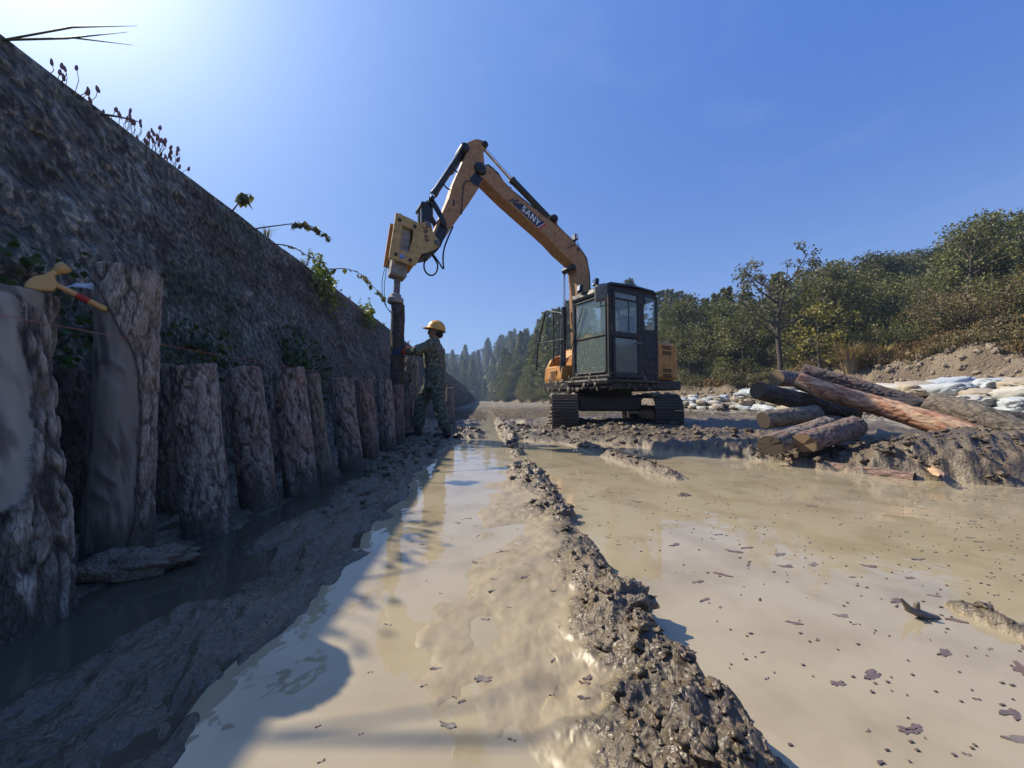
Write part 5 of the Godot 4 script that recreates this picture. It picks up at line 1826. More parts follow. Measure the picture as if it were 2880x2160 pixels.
func build_worker() -> void:
	var per := thing("person", "person in camouflage clothes and yellow hard hat steadying the tall pile with gloved hands", "person", W(-0.74, 0.03, 5.5))
	mat("skin", Color(0.30, 0.17, 0.11), 0.6)
	mat("hair", Color(0.012, 0.01, 0.01), 0.7)
	var cm := mat("camouflage", Color(1, 1, 1), 0.92)
	cm.albedo_texture = camo()
	bump(cm, M.t_fine, 0.5)
	tri_map(cm, 2.2, false)
	var ct := mat("camouflage_trousers", Color(0.62, 0.75, 0.72), 0.92)
	ct.albedo_texture = cm.albedo_texture
	bump(ct, M.t_fine, 0.5)
	tri_map(ct, 2.0, false)
	mat("hat_yellow", Color(0.72, 0.34, 0.035), 0.35)
	mat("hat_inside", Color(0.72, 0.17, 0.02), 0.5)
	mat("glove_red", Color(0.5, 0.045, 0.02), 0.8)
	mat("glove_blue", Color(0.02, 0.03, 0.09), 0.7)
	mat("boot_rubber", Color(0.02, 0.02, 0.02), 0.35)
	var pelvis := Vector3(0.03, 0.88, 0.0)
	var waist := Vector3(0.02, 1.05, 0.0)
	var chest := Vector3(0.01, 1.22, 0.0)
	var neck := Vector3(0.01, 1.40, 0.0)
	var skull := Vector3(0.035, 1.555, 0.0)
	var sh := [Vector3(0.0, 1.335, 0.165), Vector3(0.0, 1.335, -0.165)]
	var el := [Vector3(-0.20, 1.24, 0.215), Vector3(-0.21, 1.27, -0.205)]
	var wr := [Vector3(-0.385, 1.235, 0.06), Vector3(-0.40, 1.30, -0.19)]
	var hipj := [Vector3(0.05, 0.86, 0.09), Vector3(0.01, 0.86, -0.09)]
	var kn := [Vector3(0.10, 0.47, 0.11), Vector3(-0.19, 0.48, -0.10)]
	var an := [Vector3(0.215, 0.09, 0.12), Vector3(-0.235, 0.09, -0.09)]
	# body
	var face := Vector3(-0.085, 0.0, 0.0)
	var bones := [[pelvis, waist, 0.13, 0.12], [waist, chest, 0.12, 0.135], [chest + Vector3(0, 0, 0.06), chest - Vector3(0, 0, 0.06), 0.11, 0.11], [chest + Vector3(0, 0.1, 0), neck, 0.085, 0.055], [neck, skull + Vector3(0.005, -0.06, 0), 0.055, 0.055],
		[skull, skull + Vector3(-0.02, 0.03, 0), 0.088, 0.085], [skull + Vector3(-0.055, -0.055, 0), skull + Vector3(-0.03, -0.03, 0), 0.05, 0.062], [skull + Vector3(-0.075, -0.085, 0), skull + Vector3(-0.04, -0.08, 0), 0.025, 0.04],
		[skull + Vector3(-0.1, 0.005, 0), skull + Vector3(-0.118, -0.03, 0), 0.012, 0.015]]
	for s in 2:
		var zs := 1.0 if s == 0 else -1.0
		bones.append([skull + Vector3(0.005, -0.03, 0.085 * zs), skull + Vector3(0.012, 0.005, 0.092 * zs), 0.013, 0.018])
		bones.append([chest + Vector3(0, 0.09, 0.06 * zs), sh[s], 0.07, 0.062])
		bones.append([sh[s], el[s], 0.055, 0.042])
		bones.append([el[s], wr[s], 0.043, 0.03])
		bones.append([pelvis, hipj[s], 0.11, 0.1])
		bones.append([hipj[s], kn[s], 0.092, 0.06])
		bones.append([kn[s], an[s], 0.06, 0.042])
		bones.append([an[s], an[s] + Vector3(-0.12, -0.04, 0), 0.045, 0.035])
	part("body", skin_of(bones, 0.012, 0.03), M.skin, per)
	# eyes and mouth, small as they are
	for zs in [0.032, -0.032]:
		var e := MB.new()
		e.ball(skull + Vector3(-0.098, -0.008, zs), Vector3(0.008, 0.009, 0.013), 8)
		part("eye", e, M.hair, per)
	var mo := MB.new()
	mo.ball(skull + Vector3(-0.099, -0.072, 0), Vector3(0.006, 0.005, 0.022), 8)
	part("mouth", mo, M.glove_red, per)
	part("hair", skin_of([[skull + Vector3(0.035, -0.02, 0.04), skull + Vector3(0.035, -0.02, -0.04), 0.064, 0.064], [skull + Vector3(0.05, -0.06, 0.02), skull + Vector3(0.05, -0.06, -0.02), 0.045, 0.045]], 0.014, 0.03), M.hair, per)
	# jacket with folds, down to the hips
	var fold := noise(77, 9.0, 2)
	var jb := [[Vector3(0.03, 0.74, 0.05), Vector3(0.03, 0.74, -0.05), 0.15, 0.15], [Vector3(0.03, 0.76, 0.0), waist, 0.165, 0.15], [waist, chest, 0.15, 0.16], [chest + Vector3(0, 0.02, 0.07), chest + Vector3(0, 0.02, -0.07), 0.135, 0.135], [chest + Vector3(0, 0.1, 0), neck - Vector3(0, 0.01, 0), 0.1, 0.08]]
	for s in 2:
		var zs := 1.0 if s == 0 else -1.0
		jb.append([chest + Vector3(0, 0.09, 0.06 * zs), sh[s], 0.088, 0.08])
		jb.append([sh[s], el[s], 0.076, 0.064])
		jb.append([el[s], wr[s] + (el[s] - wr[s]) * 0.12, 0.065, 0.05])
	part("jacket", skin_of(jb, 0.013, 0.035, fold, 1.6, 0.70), M.camouflage, per)
	var tb := []
	for s in 2:
		tb.append([pelvis, hipj[s], 0.13, 0.125])
		tb.append([hipj[s], kn[s], 0.122, 0.092])
		tb.append([kn[s], an[s] + (kn[s] - an[s]) * 0.25, 0.092, 0.088])
	part("trousers", skin_of(tb, 0.013, 0.03, fold, 2.0), M.camouflage_trousers, per)
	for s in 2:
		var bt := [[an[s] + (kn[s] - an[s]) * 0.4, an[s], 0.07, 0.058], [an[s] - Vector3(0, 0.04, 0), an[s] + Vector3(-0.15, -0.055, 0.0), 0.05, 0.042], [an[s] + Vector3(0.02, -0.05, 0), an[s] + Vector3(-0.15, -0.06, 0), 0.045, 0.04]]
		part("boot", skin_of(bt, 0.011, 0.02), M.boot_rubber, per)
	# gloves closed on the pile
	var ax := Vector2(-0.538, -0.08)
	var rp := 0.092
	for s in 2:
		var hb := hand_bones(ax, rp, 1.235 if s == 0 else 1.3, 0.75 if s == 0 else -0.65, 1.5 if s == 0 else -1.5, 1.0)
		part("glove", skin_of(hb, 0.005, 0.006), M.glove_blue, per)
		var h0: Vector3 = hb[4][0]
		var cuff := [[wr[s] + (el[s] - wr[s]) * 0.1, wr[s] + (h0 - wr[s]) * 0.3, 0.05, 0.042], [wr[s] + (h0 - wr[s]) * 0.3, h0, 0.04, 0.03]]
		part("glove_cuff", skin_of(cuff, 0.009, 0.01), M.glove_red, per)
	# hard hat, tipped back
	var hx := Transform3D(Basis(Vector3.BACK, -0.22), skull + Vector3(0.0, 0.03, 0))
	var b := MB.new()
	var pts := PackedVector3Array()
	var prof := [Vector2(0.001, 0.128), Vector2(0.03, 0.126), Vector2(0.062, 0.114), Vector2(0.09, 0.092), Vector2(0.11, 0.06), Vector2(0.12, 0.02), Vector2(0.123, 0.0), Vector2(0.128, -0.004)]
	for q in prof:
		for s in 29:
			var w := -TAU * (s % 28) / 28.0
			pts.append(hx * Vector3(cos(w) * q.x * 1.12, q.y, sin(w) * q.x * 0.95))
	b.grid(pts, prof.size(), 29)
	b.prism(pv([-0.10, 0.088, -0.06, 0.118, 0.0, 0.138, 0.06, 0.122, 0.1, 0.09, 0.1, 0.07, -0.1, 0.07]), -0.016, 0.016, hx, 0.004)
	var hat := part("hard_hat", b, M.hat_yellow, per)
	b = MB.new()
	pts = PackedVector3Array()
	for q in [[0.0, -0.002], [1.0, -0.012], [1.0, -0.018], [0.0, -0.008]]:
		for s in 29:
			var w := -TAU * (s % 28) / 28.0
			var front := pow(maxf(0.0, -cos(w)), 1.5)
			var ext := 0.012 + 0.055 * front
			pts.append(hx * Vector3(cos(w) * (0.136 + ext * q[0]), q[1] - 0.012 * front * q[0], sin(w) * (0.116 + (0.012 + 0.01 * front) * q[0])))
	b.grid(pts, 4, 29)
	part("hat_brim", b, M.hat_yellow, per)
	b = MB.new()
	pts = PackedVector3Array()
	for q in [[0.0, -0.01], [0.98, -0.0195]]:
		for s in 29:
			var w := -TAU * (s % 28) / 28.0
			var front := pow(maxf(0.0, -cos(w)), 1.5)
			var ext := 0.012 + 0.055 * front
			pts.append(hx * Vector3(cos(w) * (0.12 + (0.016 + ext) * q[0]), q[1] - 0.012 * front * q[0], sin(w) * (0.1 + (0.028 + 0.01 * front) * q[0])))
	b.grid(pts, 2, 29, PackedColorArray(), PackedVector2Array(), true)
	part("hat_lining", b, M.hat_inside, per)
	build_operator()

func build_operator() -> void:
	# the driver is only a dark shape behind the glass
	var o := thing("person", "person in dark clothes seated inside the excavator's cab at the levers", "person", W(2.45, 0.0, 7.4), Basis(Vector3.UP, deg_to_rad(206.0)))
	mat("dark_cloth", Color(0.02, 0.022, 0.03), 0.9)
	var z := -0.66
	var bones := [[Vector3(0.14, 1.52, z), Vector3(0.1, 1.72, z), 0.12, 0.125], [Vector3(0.1, 1.78, z + 0.07), Vector3(0.1, 1.78, z - 0.07), 0.11, 0.11], [Vector3(0.1, 1.86, z), Vector3(0.12, 1.98, z), 0.06, 0.052], [Vector3(0.13, 2.06, z), Vector3(0.15, 2.08, z), 0.086, 0.086], [Vector3(0.2, 2.0, z), Vector3(0.17, 2.02, z), 0.045, 0.06], [Vector3(0.235, 2.04, z), Vector3(0.25, 2.02, z), 0.012, 0.014]]
	for s in [-1.0, 1.0]:
		bones.append([Vector3(0.1, 1.8, z + 0.12 * s), Vector3(0.12, 1.8, z + 0.18 * s), 0.08, 0.07])
		bones.append([Vector3(0.12, 1.8, z + 0.19 * s), Vector3(0.24, 1.58, z + 0.24 * s), 0.06, 0.05])
		bones.append([Vector3(0.24, 1.58, z + 0.24 * s), Vector3(0.56, 1.74, z + 0.25 * s), 0.05, 0.035])
		bones.append([Vector3(0.56, 1.74, z + 0.25 * s), Vector3(0.6, 1.8, z + 0.26 * s), 0.04, 0.04])
		bones.append([Vector3(0.16, 1.54, z + 0.08 * s), Vector3(0.6, 1.5, z + 0.12 * s), 0.09, 0.07])
		bones.append([Vector3(0.6, 1.5, z + 0.12 * s), Vector3(0.7, 1.1, z + 0.1 * s), 0.068, 0.05])
	part("body", skin_of(bones, 0.022, 0.035), M.skin, o)
	var jb := []
	for k in bones.size():
		if k < 2 or k in [6, 7, 8, 12, 13, 14] or k in [10, 11, 16, 17]:
			jb.append([bones[k][0], bones[k][1], bones[k][2] + 0.016, bones[k][3] + 0.016])
	part("clothes", skin_of(jb, 0.024, 0.035), M.dark_cloth, o)
	var b := MB.new()
	b.ball(Vector3(0.13, 2.1, z), Vector3(0.1, 0.07, 0.095), 14)
	b.box(Vector3(0.25, 2.09, z), Vector3(0.1, 0.012, 0.13), 0.005)
	part("cap", b, M.dark_cloth, o)

# ---------- trees and undergrowth ----------
func leaf(b: MB, at: Vector3, dir: Vector3, size: float, wide: float, col: Color, fold := 0.25) -> void:
	# one leaf or spray: two triangles folded on the midrib
	var side := dir.cross(Vector3(rng.randf_range(-1, 1), rng.randf_range(-0.4, 1), rng.randf_range(-1, 1))).normalized()
	var nn := side.cross(dir).normalized()
	var q := b.v.size()
	b.v.append_array([at, at + dir * size * 0.5 + side * size * wide + nn * size * fold * 0.4, at + dir * size, at + dir * size * 0.45 - side * size * wide + nn * size * fold * 0.4])
	b.n.append_array([nn, (nn - side * 0.3).normalized(), nn, (nn + side * 0.3).normalized()])
	b.c.append_array([col, col, col, col])
	b.u.append_array([Vector2(0.5, 0), Vector2(1, 0.5), Vector2(0.5, 1), Vector2(0, 0.5)])
	b.i.append_array([q, q + 2, q + 1, q, q + 3, q + 2])

func rdir() -> Vector3:
	var z := rng.randf_range(-1, 1)
	var a := rng.randf() * TAU
	var r := sqrt(1.0 - z * z)
	return Vector3(r * cos(a), z, r * sin(a))

func broad_tree(called: String, sd: int, h: float, w: float, clumps: int, per: int, size: float, c0: Color, c1: Color, bare := 0.25, gap := 0.0) -> Node3D:
	rng.seed = sd
	var t := thing(called, "x", "tree")
	t.set_meta("base_name", called)
	var wood := MB.new()
	var b := MB.new()
	var ft := noise(sd, 0.9, 2)
	var top := Vector3(rng.randf_range(-0.06, 0.06) * h, h * 0.78, rng.randf_range(-0.06, 0.06) * h)
	var mid := top * 0.5 + Vector3(rng.randf_range(-0.05, 0.05), 0, rng.randf_range(-0.05, 0.05)) * h
	wood.tube([Vector3(0, -0.4, 0), mid * 0.4, mid, top], [0.028 * h, 0.022 * h, 0.015 * h, 0.005 * h], 7, false)
	for k in clumps:
		var y := bare + (1.0 - bare) * rng.randf()
		var ang := rng.randf() * TAU
		var prof := sqrt(maxf(0.0, 1.0 - pow((y - (bare + 0.42 * (1 - bare))) / (0.62 * (1 - bare)), 2.0)))
		var rr := w * 0.5 * prof * sqrt(rng.randf_range(0.15, 1.0)) * (1.0 + 0.5 * ft.get_noise_2d(cos(ang) * 2.0, sin(ang) * 2.0 + y * 3.0))
		var ctr := Vector3(cos(ang) * rr, y * h, sin(ang) * rr) + top * (y * 0.2) * Vector3(1, 0, 1)
		var root := mid.lerp(top, clampf((y - 0.4) * 1.4, 0, 0.95)) if y > 0.4 else mid * maxf(y * 1.6, 0.25)
		if k % 3 == 0 or gap > 0.0:
			wood.tube([root, root.lerp(ctr, 0.6) + Vector3(0, 0.03 * h, 0), ctr], [0.008 * h, 0.005 * h, 0.002 * h], 4, false)
		var cr := h * rng.randf_range(0.055, 0.105)
		var tone := rng.randf()
		var lit := c0.lerp(c1, tone)
		for j in per:
			var dd := rdir()
			var rad := cr * pow(rng.randf(), 0.45)
			var pos := ctr + dd * rad * Vector3(1.25, 0.8, 1.25)
			var out := (dd + Vector3(0, 0.1, 0) + rdir() * 0.8).normalized()
			var v := rng.randf_range(0.75, 1.3)
			leaf(b, pos, out, size * rng.randf_range(0.6, 1.35), 0.36, Color(lit.r * v, lit.g * v, lit.b * v))
	part("trunk", wood, M.tree_wood, t)
	part("crown", b, M.leaves, t)
	return t

func open_tree(called: String, sd: int, h: float, c0: Color, c1: Color) -> Node3D:
	# few long limbs, twigs at their ends, leaves in small loose bunches
	rng.seed = sd
	var t := thing(called, "x", "tree")
	t.set_meta("base_name", called)
	var wood := MB.new()
	var b := MB.new()
	var trunk := [Vector3(0, -0.4, 0), Vector3(0.1, h * 0.2, 0.05), Vector3(-0.05, h * 0.42, 0.1), Vector3(0.12, h * 0.62, 0.0), Vector3(0.05, h * 0.85, 0.1)]
	wood.tube(trunk, [0.024 * h, 0.02 * h, 0.015 * h, 0.009 * h, 0.003 * h], 7, false)
	for k in 13:
		var f := 0.36 + 0.5 * k / 13.0
		var root := Vector3(0.05 * sin(k * 1.0), h * f, 0.05)
		var ang := k * 2.4 + rng.randf_range(-0.4, 0.4)
		var ln := h * rng.randf_range(0.24, 0.36) * (1.15 - 0.6 * absf(f - 0.5))
		var out := Vector3(cos(ang), 0, sin(ang))
		var p1 := root + out * ln * 0.45 + Vector3(0, ln * 0.3, 0)
		var p2 := root + out * ln * 0.85 + Vector3(0, ln * rng.randf_range(0.45, 0.95), 0)
		wood.tube([root, p1, p2], [0.009 * h, 0.006 * h, 0.003 * h], 5, false)
		for j in 9:
			var a := p1.lerp(p2, rng.randf_range(0.1, 1.0))
			var e := a + (rdir() * 0.9 + out * 0.5 + Vector3(0, 0.5, 0)).normalized() * h * rng.randf_range(0.05, 0.12)
			wood.tube([a, a.lerp(e, 0.5) + rdir() * 0.05, e], [0.003 * h, 0.002 * h, 0.001 * h], 4, false)
			var lit := c0.lerp(c1, rng.randf())
			for m in 24:
				var v := rng.randf_range(0.75, 1.3)
				leaf(b, e + rdir() * h * 0.04 * pow(rng.randf(), 0.5), (rdir() + Vector3(0, -0.3, 0)).normalized(), h * 0.022 * rng.randf_range(0.6, 1.3), 0.34, Color(lit.r * v, lit.g * v, lit.b * v))
	part("trunk", wood, M.tree_wood, t)
	part("crown", b, M.leaves, t)
	return t

func conifer(called: String, sd: int, h: float, w: float, tiers: int, c0: Color, c1: Color) -> Node3D:
	rng.seed = sd
	var t := thing(called, "x", "tree")
	t.set_meta("base_name", called)
	var wood := MB.new()
	var b := MB.new()
	wood.tube([Vector3(0, -0.4, 0), Vector3(0, h * 0.5, 0), Vector3(0, h, 0)], [0.02 * h, 0.013 * h, 0.003 * h], 6, false)
	for k in tiers:
		var y := 0.16 + 0.84 * k / tiers + rng.randf_range(-0.01, 0.01)
		var len := w * 0.5 * pow(1.0 - y, 0.75) * rng.randf_range(0.75, 1.2) + 0.02 * h
		var arms := 6 + int(4 * (1 - y))
		for a in arms:
			if rng.randf() < 0.12:
				continue
			var ang := TAU * (a + rng.randf()) / arms
			var dir := Vector3(cos(ang), rng.randf_range(-0.15, 0.25), sin(ang)).normalized()
			var ll := len * rng.randf_range(0.6, 1.15)
			var lit := c0.lerp(c1, rng.randf())
			var base := Vector3(0, y * h, 0)
			for j in 11:
				var f := 0.18 + 0.82 * j / 10.0
				var pos := base + dir * ll * f + Vector3(0, -0.10 * ll * f * f + rng.randf_range(-0.03, 0.03) * ll, 0)
				var v := rng.randf_range(0.75, 1.25)
				var d2 := (dir + rdir() * 0.75).normalized()
				leaf(b, pos, d2, h * 0.05 * rng.randf_range(0.6, 1.2), 0.3, Color(lit.r * v, lit.g * v, lit.b * v))
	part("trunk", wood, M.tree_wood, t)
	part("crown", b, M.leaves, t)
	return t

func shrub(called: String, sd: int, h: float, w: float, count: int, size: float, c0: Color, c1: Color, c2: Color) -> Node3D:
	rng.seed = sd
	var t := thing(called, "x", "shrub")
	t.set_meta("base_name", called)
	var wood := MB.new()
	var b := MB.new()
	for k in 26:
		var d := Vector3(rng.randf_range(-1, 1) * w * 0.5, h * rng.randf_range(0.45, 1.0), rng.randf_range(-1, 1) * w * 0.5)
		var m := d * 0.5 + Vector3(rng.randf_range(-0.1, 0.1), 0.1, rng.randf_range(-0.1, 0.1)) * h
		wood.tube([Vector3(d.x * 0.35, -0.15, d.z * 0.35), m, d], [0.012 * h, 0.008 * h, 0.003 * h], 4, false)
		var lit := c0.lerp(c1, rng.randf()) if rng.randf() < 0.72 else c2
		for j in count / 26:
			var f := pow(rng.randf(), 0.6)
			var pos := (Vector3(d.x * 0.35, 0, d.z * 0.35).lerp(m, f * 2.0) if f < 0.5 else m.lerp(d, f * 2.0 - 1.0)) + rdir() * h * 0.13
			var v := rng.randf_range(0.7, 1.3)
			leaf(b, pos, (rdir() + Vector3(0, 0.3, 0)).normalized(), size * rng.randf_range(0.5, 1.4), 0.34, Color(lit.r * v, lit.g * v, lit.b * v))
	part("stems", wood, M.tree_wood, t)
	part("foliage", b, M.leaves, t)
	return t

func grass_tuft(called: String, sd: int, h: float, w: float, blades: int, c0: Color, c1: Color) -> Node3D:
	rng.seed = sd
	var t := thing(called, "x", "grass tuft")
	t.set_meta("base_name", called)
	var b := MB.new()
	for k in blades:
		var ang := rng.randf() * TAU
		var lean := Vector3(cos(ang), 0, sin(ang))
		var hh := h * rng.randf_range(0.55, 1.0)
		var p0 := lean * rng.randf() * 0.12 * w
		var p1 := p0 + Vector3(0, hh * 0.6, 0) + lean * hh * 0.12
		var p2 := p0 + Vector3(0, hh * rng.randf_range(0.6, 0.95), 0) + lean * w * rng.randf_range(0.25, 0.6)
		var sd2 := lean.cross(Vector3.UP) * 0.011 * h
		b.col = c0.lerp(c1, rng.randf())
		b.quad(p0 - sd2, p0 + sd2, p1 + sd2, p1 - sd2)
		b.tri(p1 - sd2, p1 + sd2, p2)
	part("blades", b, M.leaves, t)
	return t

func where(x: float, d: float) -> String:
	# what the spot is seen above or behind
	var l := (x * 0.9971 - d * 0.0762) / (d * 0.9971 + x * 0.0762)
	var px := 1106.0 + 798.0 * l
	if px > 2330.0 or d < 1.0:
		return ""
	for w in [[1010, "above the wall's end"], [1105, "right of the worker"], [1225, "behind the handrail"], [1420, "behind the cab"], [1550, "right of the cab"], [1690, "by the sparse tree"], [1830, "above the log heap"], [1960, "right of the log heap"], [2090, "above the sandbags"]]:
		if px < w[0]:
			return w[1]
	return "at the right edge"

func plant(proto: Node3D, x: float, d: float, s: float, label: String, group: String, sink := 0.0) -> void:
	var spot := where(x, d)
	if spot == "":
		return
	var y := ground_h(x, d) - sink
	var bs := Basis(Vector3.UP, rng.randf() * TAU).scaled(Vector3.ONE * s)
	var o := proto
	if not proto.has_meta("placed"):
		proto.set_meta("placed", 1)
		proto.transform = Transform3D(bs, W(x, y, d))
		proto.set_meta("label", label)
		if group:
			proto.set_meta("group", group)
	else:
		o = copy_of(proto, W(x, y, d), bs, label, group)
	if label.ends_with("*"):
		queue_label(o, label.trim_suffix("*") + spot)

func build_hills() -> void:
	var lv := mat("leaves", Color(1, 1, 1), 0.62, 0.0, true)
	lv.cull_mode = BaseMaterial3D.CULL_DISABLED
	lv.backlight_enabled = true
	lv.backlight = Color(0.8, 0.8, 0.5)
	mat("tree_wood", Color(0.075, 0.06, 0.045), 0.9)
	var dk0 := Color(0.07, 0.08, 0.035)
	var dk1 := Color(0.14, 0.145, 0.06)
	var gr0 := Color(0.11, 0.118, 0.042)
	var gr1 := Color(0.19, 0.185, 0.07)
	var dark := [broad_tree("evergreen_tree", 501, 7.0, 5.0, 90, 70, 0.17, dk0, dk1, 0.12), broad_tree("evergreen_tree", 502, 6.2, 5.6, 90, 70, 0.16, dk0, dk1, 0.08), broad_tree("evergreen_tree", 503, 8.0, 4.6, 95, 70, 0.18, dk0, Color(0.1, 0.1, 0.05), 0.15)]
	var green := [broad_tree("leafy_tree", 511, 5.5, 5.0, 80, 70, 0.145, gr0, gr1, 0.06), broad_tree("leafy_tree", 512, 6.5, 4.6, 85, 70, 0.155, gr0, gr1, 0.1)]
	var fir := [conifer("fir_tree", 521, 10.0, 5.4, 30, dk0, dk1), conifer("fir_tree", 522, 11.5, 5.0, 32, dk1, gr1), conifer("fir_tree", 523, 8.5, 5.6, 26, dk1, gr0)]
	var bush := [shrub("green_shrub", 531, 1.5, 2.6, 4600, 0.065, gr0, gr1, Color(0.14, 0.14, 0.04)), shrub("green_shrub", 532, 1.9, 2.4, 4600, 0.07, dk1, gr1, Color(0.12, 0.08, 0.035))]
	var rust := [shrub("russet_shrub", 541, 1.6, 2.8, 4600, 0.06, Color(0.17, 0.11, 0.05), Color(0.21, 0.16, 0.065), Color(0.17, 0.165, 0.055)), shrub("russet_shrub", 542, 1.3, 2.6, 4600, 0.055, Color(0.19, 0.13, 0.065), Color(0.25, 0.19, 0.1), Color(0.15, 0.15, 0.05))]
	var tuft := grass_tuft("dry_grass_tuft", 551, 1.5, 1.3, 240, Color(0.24, 0.17, 0.09), Color(0.34, 0.26, 0.14))
	rng.seed = 900
	# single ones that stand out
	var sp := open_tree("sparse_tree", 561, 7.6, Color(0.09, 0.09, 0.05), Color(0.16, 0.155, 0.09))
	plant(sp, 13.2, 15.6, 0.72, "tall sparse tree with open grey-green crown standing against the sky", "")
	var ye := broad_tree("yellow_tree", 571, 3.4, 2.4, 40, 34, 0.13, Color(0.17, 0.15, 0.03), Color(0.27, 0.23, 0.055), 0.2)
	plant(ye, 13.3, 13.6, 0.85, "small yellow-leaved tree beside the sparse tall one", "")
	plant(tuft, 13.0, 12.2, 1.0, "large tuft of dry tan grass above the rubble bank below the yellow tree", "dry grass tufts")
	for d in [[13.6, 11.6, 0.8, "smaller dry grass tuft right of the large one"], [12.4, 13.2, 0.7, "dry grass tuft left of the large one, behind the logs"], [13.1, 15.2, 0.8, "dry grass tuft under the sparse tall tree"]]:
		plant(tuft, d[0], d[1], d[2], d[3], "dry grass tufts")
	# right-hand slope: shrubs low down, trees above
	for k in 120:
		var d := rng.randf_range(1.5, 30.0)
		var e := rng.randf_range(2.6, 10.0)
		var x := bank_x(d) + e
		if Vector2(x - 13.3, d - 14.0).length() < 2.0:
			continue
		if rng.randf() < (0.62 if d < 12.0 else 0.3):
			plant(rust[k % 2], x, d, rng.randf_range(0.7, 1.25), "russet brown shrub on the slope *", "russet shrubs on the right-hand slope", 0.1)
		else:
			plant(bush[k % 2], x, d, rng.randf_range(0.7, 1.3), "low green shrub on the slope *", "green shrubs on the right-hand slope", 0.1)
	for k in 80:
		var d := rng.randf_range(2.0, 32.0)
		var x := bank_x(d) + rng.randf_range(7.0, 15.0)
		plant(green[k % 2], x, d, rng.randf_range(0.4, 0.68), "mid-green leafy tree halfway uphill *", "leafy trees on the right-hand hillside", 0.2)
	for k in 130:
		var d := rng.randf_range(2.0, 36.0)
		var x := bank_x(d) + rng.randf_range(14.0, 34.0)
		plant(dark[k % 3], x, d, rng.randf_range(0.5, 0.8), "dark evergreen high on the hillside *", "evergreens on the right-hand hillside", 0.2)
	# behind the excavator
	for k in 44:
		var d := rng.randf_range(15.0, 42.0)
		var x := bank_x(d) + rng.randf_range(1.6, 7.0)
		plant(green[k % 2] if k % 3 else dark[k % 3], x, d, rng.randf_range(0.5, 0.8), "leafy tree on the far bank *", "trees on the bank behind the excavator", 0.2)
	for k in 20:
		var d := rng.randf_range(24.0, 46.0)
		var x := bank_x(d) + rng.randf_range(5.0, 16.0)
		plant(fir[k % 3], x, d, rng.randf_range(0.4, 0.62), "fir tree rising over the bank *", "firs behind the excavator", 0.2)
	# hill left of the boom's foot
	for k in 120:
		var d := rng.randf_range(46.0, 125.0)
		var x := bank_x(d) + pow(rng.randf(), 1.3) * 22.0 + 1.5
		plant(fir[k % 3] if k % 5 < 3 else (green[k % 2] if k % 5 == 3 else dark[k % 3]), x, d, rng.randf_range(0.7, 1.3), "dark tree on the far hill *", "trees on the far hill", 0.2)
	for k in 36:
		var d := rng.randf_range(45.0, 120.0)
		var x := bank_x(d) + rng.randf_range(0.0, 3.5)
		plant(green[k % 2] if k % 2 else bush[0], x, d, rng.randf_range(0.6, 1.0) * (1.0 if k % 2 else 2.0), "green bushy growth at the far hill's foot *", "growth at the foot of the far hill", 0.2)
	# farthest ridge
	for k in 150:
		var d := rng.randf_range(135.0, 235.0)
		var x := rng.randf_range(-25.0, 45.0)
		plant(fir[k % 3] if k % 3 else dark[k % 3], x, d, rng.randf_range(0.7, 1.2), "tiny tree on the farthest ridge *", "trees on the farthest ridge", 0.2)
	# ground cover between them
	var cover := MB.new()
	rng.seed = 33
	for k in 130:
		var at := Vector3(rng.randf_range(-0.6, 0.6), rng.randf_range(0.0, 0.22), rng.randf_range(-0.6, 0.6))
		var lit := gr0.lerp(Color(0.2, 0.155, 0.075), rng.randf())
		for j in 3:
			leaf(cover, at + rdir() * 0.1, (rdir() + Vector3(0, 1.2, 0)).normalized(), rng.randf_range(0.05, 0.13), 0.3, lit * rng.randf_range(0.8, 1.2))
	var mm := MultiMesh.new()
	mm.transform_format = MultiMesh.TRANSFORM_3D
	mm.use_colors = true
	var tints := []
	mm.mesh = cover.mesh()
	var tf := []
	for k in 11000:
		var d := 2.0 + 100.0 * pow(rng.randf(), 2.0)
		var x := bank_x(d) + 2.4 + 34.0 * pow(rng.randf(), 1.7)
		tf.append(Transform3D(Basis(Vector3.UP, rng.randf() * TAU).scaled(Vector3.ONE * clampf(0.035 * Vector2(x, d).length(), 0.5, 2.2) * rng.randf_range(0.8, 1.3)), W(x, ground_h(x, d) - 0.05, d)))
		var dry := clampf(0.75 + 0.9 * n1.get_noise_2d(x * 0.25, d * 0.25) - 0.03 * d, 0.0, 1.0)
		tints.append(Color(1, 1, 1).lerp(Color(1.7, 1.05, 0.75), dry) * rng.randf_range(0.8, 1.15))
	mm.instance_count = tf.size()
	for k in tf.size():
		mm.set_instance_transform(k, tf[k])
		mm.set_instance_color(k, tints[k])
	var mi := MultiMeshInstance3D.new()
	mi.name = "undergrowth"
	mi.multimesh = mm
	mi.material_override = lv
	add_child(mi)
	mi.set_meta("kind", "stuff")
	tag(mi, "rough green and brown undergrowth covering the hillsides", "undergrowth")

